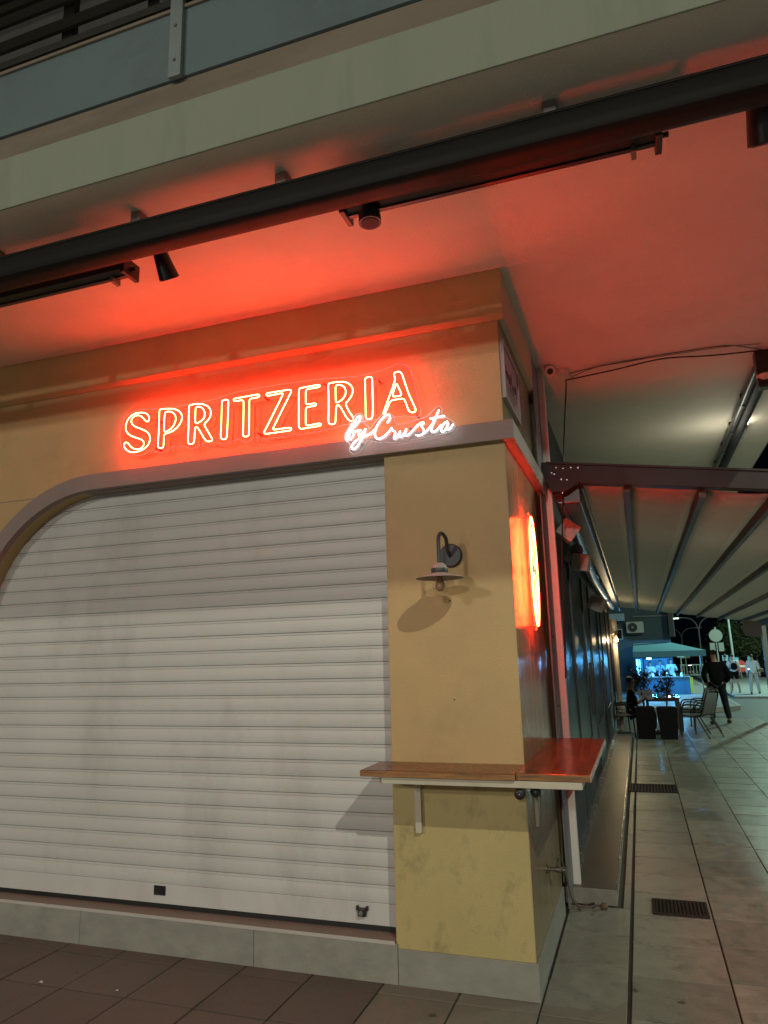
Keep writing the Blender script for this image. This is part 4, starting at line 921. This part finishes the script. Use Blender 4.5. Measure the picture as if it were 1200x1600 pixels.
# lit wall bulb and post of climbing plant beside it
lb = on(963,1000,1,13.2)
LB = thing('wall_bulb', 'small lit warm wall bulb at the far end of the dark shopfront', 'wall lamp', lb)
MB().lathe([(0,-.05),(.035,-.03),(.045,0),(.03,.035),(.018,.05)], (0,0,0), 16).build('bulb', M['warmbulb'], LB, smooth=True, loc=(0,0,0))
street_light('wall_bulb_light', (lb.x+.02,lb.y-.09,lb.z), 26, (1.0,.74,.40), .04)
MB().lathe([(.02,.05),(.03,.06),(.03,.10),(0,.105)], (0,0,0), 12).build('socket', M['brass'], LB, loc=(0,0,0))
MB().tube([(0,0,.10),(-.04,.0,.14),(-.12,0,.12)], .01, 8).build('arm', M['brass'], LB, loc=(0,0,0))
DP = thing('downpipe', 'pale downpipe with funnel head at the far corner of the shopfront', 'pipe', (.12,13.3,0))
MB().cyl((.10,13.35,0),(.10,13.35,2.05),.055,n=14).build('pipe', M['cream'], DP)
MB().lathe([(.055,2.05),(.07,2.06),(.07,2.09),(.085,2.30),(.09,2.42),(0,2.42)], (.10,13.35,0), 14).build('hopper', M['steel'], DP)
MB().lathe([(.07,1.98),(.07,2.02)], (.10,13.35,0), 14).build('collar', M['brass'], DP)

# ------------------------------------------------------------------ far building with kiosk
FB = thing('slate_building', 'slate blue building with blank side wall behind the lit kiosk', 'building', (0,30,0))
MB().box(-6,1.95, 30,44, 0,4.4).build('wall', M['bwall'], FB)
MB().box(-6,2.05, 29.85,44, 4.4,4.6).build('roof_edge', M['shop'], FB)
MB().box(.45,1.95, 29.9,29.995, 3.20,3.26).build('ledge', M['plate'], FB)
MB().box(-.55,.12, 29.3,29.99, 3.05,3.36).build('canopy_box', M['bluecloth'], FB)
MB().box(-.35,-.02, 29.96,29.99, 2.25,2.72).build('window_frame', M['ac'], FB)
MB().box(-.31,-.06, 29.95,29.965, 2.29,2.68).build('window', M['shopglass'], FB)
MB().box(1.90,2.10, 29.5,29.75, 2.3,3.9).build('corner_sign_box', M['shop'], FB)
MB().box(2.101,2.12, 29.5,29.75, 2.3,3.9).build('sign_edge', M['galv'], FB)
ac = on(992,980,1,29.6)
A = thing('air_conditioner', 'white outdoor air conditioning unit high on the slate wall', 'air conditioner', (ac.x,29.8,ac.z-.28))
MB().box(ac.x-.36,ac.x+.36, 29.65,29.96, ac.z-.24,ac.z+.24).build('case', M['ac'], A, bevel=.01)
MB().lathe([(0,0),(.19,0),(.20,-.012),(.20,.01)], (ac.x-.10,29.645,ac.z), 24, 'y').build('fan_grille', M['acdark'], A)
MB().lathe([(0,-.02),(.04,-.018),(.04,0)], (ac.x-.10,29.635,ac.z), 12, 'y').build('hub', M['ac'], A)
MB().box(ac.x-.3,ac.x+.3, 29.7,29.99, ac.z-.30,ac.z-.245).build('bracket', M['blackmetal'], A)
KI = thing('kiosk', 'street kiosk with blue counter, lit bright blue inside under its blue awning', 'kiosk', (1.5,28,0))
MB().box(.42,2.40, 27.6,28.1, 0,.66).build('counter', M['bluekiosk'], KI, bevel=.01)
MB().box(2.402,2.52, 27.58,28.12, .05,.64).build('end_panel', M['yellow'], KI, bevel=.006)
MB().box(.40,2.44, 27.56,28.14, .662,.69).build('counter_top', M['galv'], KI)
aw = MB(); z0, z1, z2 = 2.06, 1.70, 1.48
aw.add([(.40,29.5,z0),(1.9,29.5,z0),(3.0,26.4,z1),(.36,26.4,z1),(.36,26.4,z2),(3.0,26.4,z2),(3.05,29.5,z1),(3.05,29.5,z2)], [(0,1,2,3),(3,2,5,4),(1,6,2),(2,6,7,5)])
o = aw.build('awning', M['blueawn'], KI); o.modifiers.new('t','SOLIDIFY').thickness = .02
MB().cyl((2.80,26.6,0),(2.80,26.6,1.6),.025,n=10).build('awning_post', M['galv'], KI)
MB().box(.42,.70, 28.6,28.9, .02,1.42).build('display_fridge', M['bluekiosk'], KI)
MB().box(.45,.53, 28.585,28.599, .08,1.38).build('light_panel', M['bluelight'], KI)
MB().box(.57,.60, 28.585,28.599, .08,1.38).build('light_panel', M['bluelight'], KI)
MB().lathe([(0,-.04),(.09,-.03),(.10,.02),(0,.04)], (.95,27.7,1.42), 16).build('hanging_lamp', M['bluelamp'], KI, smooth=True)
MB().cyl((.95,27.7,1.45),(.95,27.7,1.72),.006,n=6).build('lamp_cord', M['cable'], KI)
MB().box(.75,2.7, 26.50,26.54, 1.50,1.54).build('added_glow_strip', M['bluelamp'], KI)  # glowing strip added to strengthen the kiosk's blue light
MB().box(.75,1.9, 29.40,29.46, .75,1.40).build('back_panel', M['bluekiosk'], KI)
for x, y in ((1.0,27.3),(1.9,27.4)):
    L_ = street_light('kiosk_lamp_light', (x,y,1.40), 95, (.10,.50,1.0), .08)
for i, (x, tp, lab) in enumerate(((.98,'whitecloth','person in white behind the blue kiosk counter, leftmost'),(1.38,'bluecloth','person in light blue behind the middle of the kiosk counter'),(1.80,'whitecloth','person in white at the right end of the kiosk counter'))):
    person(lab, (x,28.75+.15*(i % 2),0), R(10*(i-1)), 1.30+.05*i, 'stand', tp, 'denim', 'hair', 'shoe', .1, arms='hold', group='people behind the kiosk counter')
for i in range(5):
    x = 1.05+i*.27; o = MB().lathe([(0,0),(.05,.0),(.055,.05),(.03,.12+.02*(i % 3)),(.0,.14+.02*(i % 3))], (x,27.85,.691), 10).build('counter_jar', M['bluecloth' if i % 2 else 'paper'], smooth=True)
    tag(o, ('leftmost','second','middle','fourth','rightmost')[i] + ' of the five small jars on the blue-lit kiosk counter', 'jar', 'jars on the kiosk counter')

# ------------------------------------------------------------------ street furniture far off
def lamp_post(x, y, h, lab, arms, lit):
    t = thing('street_lamp', lab, 'street lamp', (x,y,-.14), 0, 'double-armed street lamps down the road')
    MB().tube([(0,0,0),(0,0,h*.78)], [.075,.05], 10).build('pole', M['polegrey'], t, smooth=True, loc=(0,0,0))
    for s_ in arms:
        MB().tube(smooth_line([(0,0,h*.76),(s_*.12,0,h*.88),(s_*.55,0,h*.98),(s_*1.5,0,h)],.15,4), .04, 8).build('arm', M['polegrey'], t, smooth=True, loc=(0,0,0))
        hd = MB().box(s_*1.75-.34,s_*1.75+.34,-.16,.16,h-.06,h+.05).build('lamp_head', M['polegrey'], t, bevel=.03, loc=(0,0,0))
        MB().box(s_*1.75-.28,s_*1.75+.28,-.14,.14,h-.085,h-.061).build('lens', M['lamphead'] if lit else M['signback'], hd, loc=(0,0,0))
a = on(1097,1030,1,62); lamp_post(a.x, 62, 4.65, 'lit double-armed street lamp behind the kiosk awning', (-1,1), True)
a = on(1066,1005,1,80); lamp_post(a.x, 80, 4.3, 'unlit double-armed street lamp farther left above the kiosk awning', (-1,1), False)
a = on(1113,980,1,74); lamp_post(a.x+1.6, 74, 5.6, 'lit street lamp half hidden by the round sign', (-1,), True)
RS = thing('road_sign', 'back of a round grey road sign above two plates on a pole', 'sign', (0,0,0)); 
a = on(1118,993,1,36); RS.location = (a.x,36,-.14)
MB().cyl((0,0,0),(0,0,a.z+.55),.04,n=10).build('pole', M['polegrey'], RS, loc=(0,0,0))
MB().lathe([(0,-.02),(.31,-.02),(.31,-.0),(0,.0)], (0,-.05,a.z+.14), 32, 'y').build('disc', M['signback'], RS, loc=(0,0,0))
for s_ in (-1,1): MB().box(s_*.20-.12,s_*.20+.12,-.07,-.05,a.z-.78+.14,a.z-.36+.14).build('plate', M['signback'], RS, loc=(0,0,0))
fa, fb = on(1136.5,963,1,40), on(1149,1050,1,40)
FP = thing('flag_pole', 'tall pale leaning pole right of the round sign', 'pole', (fb.x,40,-.1))
MB().tube([(0,0,0),(fa.x-fb.x,0,fa.z+1.2)], [.075,.055], 10).build('pole', M['galv'], FP, loc=(0,0,0))
MB().box(-.22,.22,-.1,.1,1.15,1.38).build('collar_plate', M['signblue'], FP, loc=(0,0,0))
def sign_post(u, v, Y, lab, hts, m, w=.30):
    a = on(u, v, 1, Y); t = thing('road_sign', lab, 'sign', (a.x,Y,-.14))
    MB().cyl((0,0,0),(0,0,a.z+.35),.03,n=8).build('pole', M['polegrey'], t, loc=(0,0,0))
    for dz in hts: MB().box(-w/2,w/2,-.05,-.03,a.z+dz+.14-.15,a.z+dz+.14+.15).build('panel', M[m], t, bevel=.02, loc=(0,0,0))
sign_post(1133, 1028, 40, 'pale blue road sign of two stacked panels on a pole', (.0,-.34), 'signblue', .30)
sign_post(1170, 1030, 46, 'narrow blue road sign behind the walkers', (.0,-.3), 'signblue', .16)
sign_post(1071, 1027, 44, 'grey backed road sign beyond the kiosk awning post', (.1,), 'signback', .5)
sign_post(1063, 1024, 38, 'light blue square sign seen under the kiosk awning', (.05,), 'bluecloth', .36)
a = on(1157,1041,1,46); NE = thing('no_entry_sign', 'red round no entry sign with white bar behind the walkers', 'sign', (a.x,46,-.14))
MB().cyl((0,0,0),(0,0,a.z+.1),.03,n=8).build('pole', M['polegrey'], NE, loc=(0,0,0))
MB().lathe([(0,-.02),(.36,-.02),(.36,0),(0,0)], (0,-.05,a.z+.14), 32, 'y').build('disc', M['signred'], NE, loc=(0,0,0))
MB().box(-.25,.25,-.078,-.071,a.z+.14-.055,a.z+.14+.055).build('bar', M['signwhite'], NE, loc=(0,0,0))
a = on(1092,1055,1,44); BR = thing('street_barrier', 'pale metal crowd barrier beyond the kiosk', 'barrier', (a.x,44,-.0))
for z in (.25,.85): MB().box(-1.0,1.0,-.02,.02,z,z+.05).build('rail', M['galv'], BR, loc=(0,0,0))
for i in range(12): MB().box(-.98+i*.175,-.95+i*.175,-.012,.012,.0 if i in (0,11) else .30,.85).build('bar', M['galv'], BR, loc=(0,0,0))

def tree(x, y, h, r, seed, lab):
    t = thing('tree', lab, 'tree', (x,y,-.14), 0, 'trees beyond the road'); rr = random.Random(seed); b = MB()
    b.tube([(0,0,0),(.1,0,h*.25),(0,.1,h*.5)], [.22,.17,.11], 9)
    for i in range(7):
        a = i*.9+rr.uniform(0,.5); l = r*rr.uniform(.5,.85)
        b.tube([(0,.0,h*rr.uniform(.25,.45)),(l*.5*math.cos(a),l*.5*math.sin(a),h*.6),(l*math.cos(a),l*math.sin(a),h*rr.uniform(.65,.9))], [.09,.06,.02], 6)
    b.build('trunk', M['bark'], t, loc=(0,0,0), smooth=True)
    cr = MB(); cl_ = []
    for i in range(26):
        v = Vector((rr.gauss(0,1),rr.gauss(0,1),rr.gauss(0,1))).normalized()*rr.uniform(.35,1.0); cl_.append(Vector((v.x*r, v.y*r, h*.62+v.z*h*.34)))
    for i in range(3800):
        c0 = rr.choice(cl_); p = c0 + Vector((rr.gauss(0,r*.17),rr.gauss(0,r*.17),rr.gauss(0,h*.07)))
        a = Vector((rr.gauss(0,1),rr.gauss(0,1),rr.gauss(0,1))).normalized(); c_ = a.orthogonal().normalized(); s_ = rr.uniform(.06,.14)
        cr.add([p-a*s_, p+c_*s_*.5, p+a*s_, p-c_*s_*.5], [(0,1,2,3)])
    cr.build('crown', M['leaf'], t, loc=(0,0,0)); return t
for i, (u, Y, h, r, lab) in enumerate(((1178,58,4.1,2.5,'bushy tree with the tallest crown at the right behind the walkers'),(1205,52,4.2,2.4,'bushy tree cut off by the right edge of the picture'),(1142,66,2.9,2.4,'lower tree behind the leaning pole'),(1108,72,2.5,2.3,'low dark tree behind the standing man'),(1078,78,2.4,2.4,'low dark tree seen behind the kiosk awning'),(1050,80,2.2,2.2,'small dark tree seen through the kiosk'))):
    a = on(u, 1030, 1, Y); tree(a.x, Y, h, r, 40+i, lab)

def car(x, y, rz, lab):
    t = thing('parked_car', lab, 'car', (x,y,-.14), rz)
    pr_ = [(-2.0,.30),(-2.05,.62),(-1.6,.78),(-.9,.86),(-.35,1.28),(.75,1.32),(1.5,.92),(2.0,.84),(2.05,.40),(1.9,.28)]
    MB().prism(pr_, 'y', -.80, .80).build('body', M['carpaint'], t, bevel=.06, loc=(0,0,0), smooth=True)
    for s_ in (-1,1): MB().prism([(-.75,.90),(-.32,1.22),(.70,1.25),(1.2,.93)], 'y', s_*.801, s_*.812).build('side_window', M['carglass'], t, loc=(0,0,0))
    MB().prism([(-.93,.87),(-.39,1.265),(-.36,1.262),(-.88,.87)], 'y', -.66, .66).build('windscreen', M['carglass'], t, loc=(0,0,0))
    for x_ in (-1.25,1.25):
        for s_ in (-.78,.78):
            w = MB().lathe([(0,-.09),(.30,-.09),(.31,-.05),(.31,.05),(.30,.09),(0,.09)], (x_,s_,.31), 20, 'y').build('wheel', M['tyre'], t, loc=(0,0,0))
            MB().lathe([(0,-.1),(.18,-.095),(.18,.095),(0,.1)], (x_,s_,.31), 14, 'y').build('rim', M['rim'], w, loc=(0,0,0))
    for s_ in (-.6,.6):
        MB().box(-2.06,-2.03,s_-.13,s_+.13,.56,.66).build('headlight', M['headlight'], t, loc=(0,0,0))
        MB().box(2.03,2.06,s_-.12,s_+.12,.62,.74).build('tail_light', M['taillight'], t, loc=(0,0,0))
a = on(1192,1052,1,50); car(a.x+.3, 50, R(70), 'dark car at the right edge behind the woman in the pale jacket')
a = on(1095,1056,1,70); car(a.x, 70, R(80), 'distant dark car with small bright headlights beyond the kiosk')
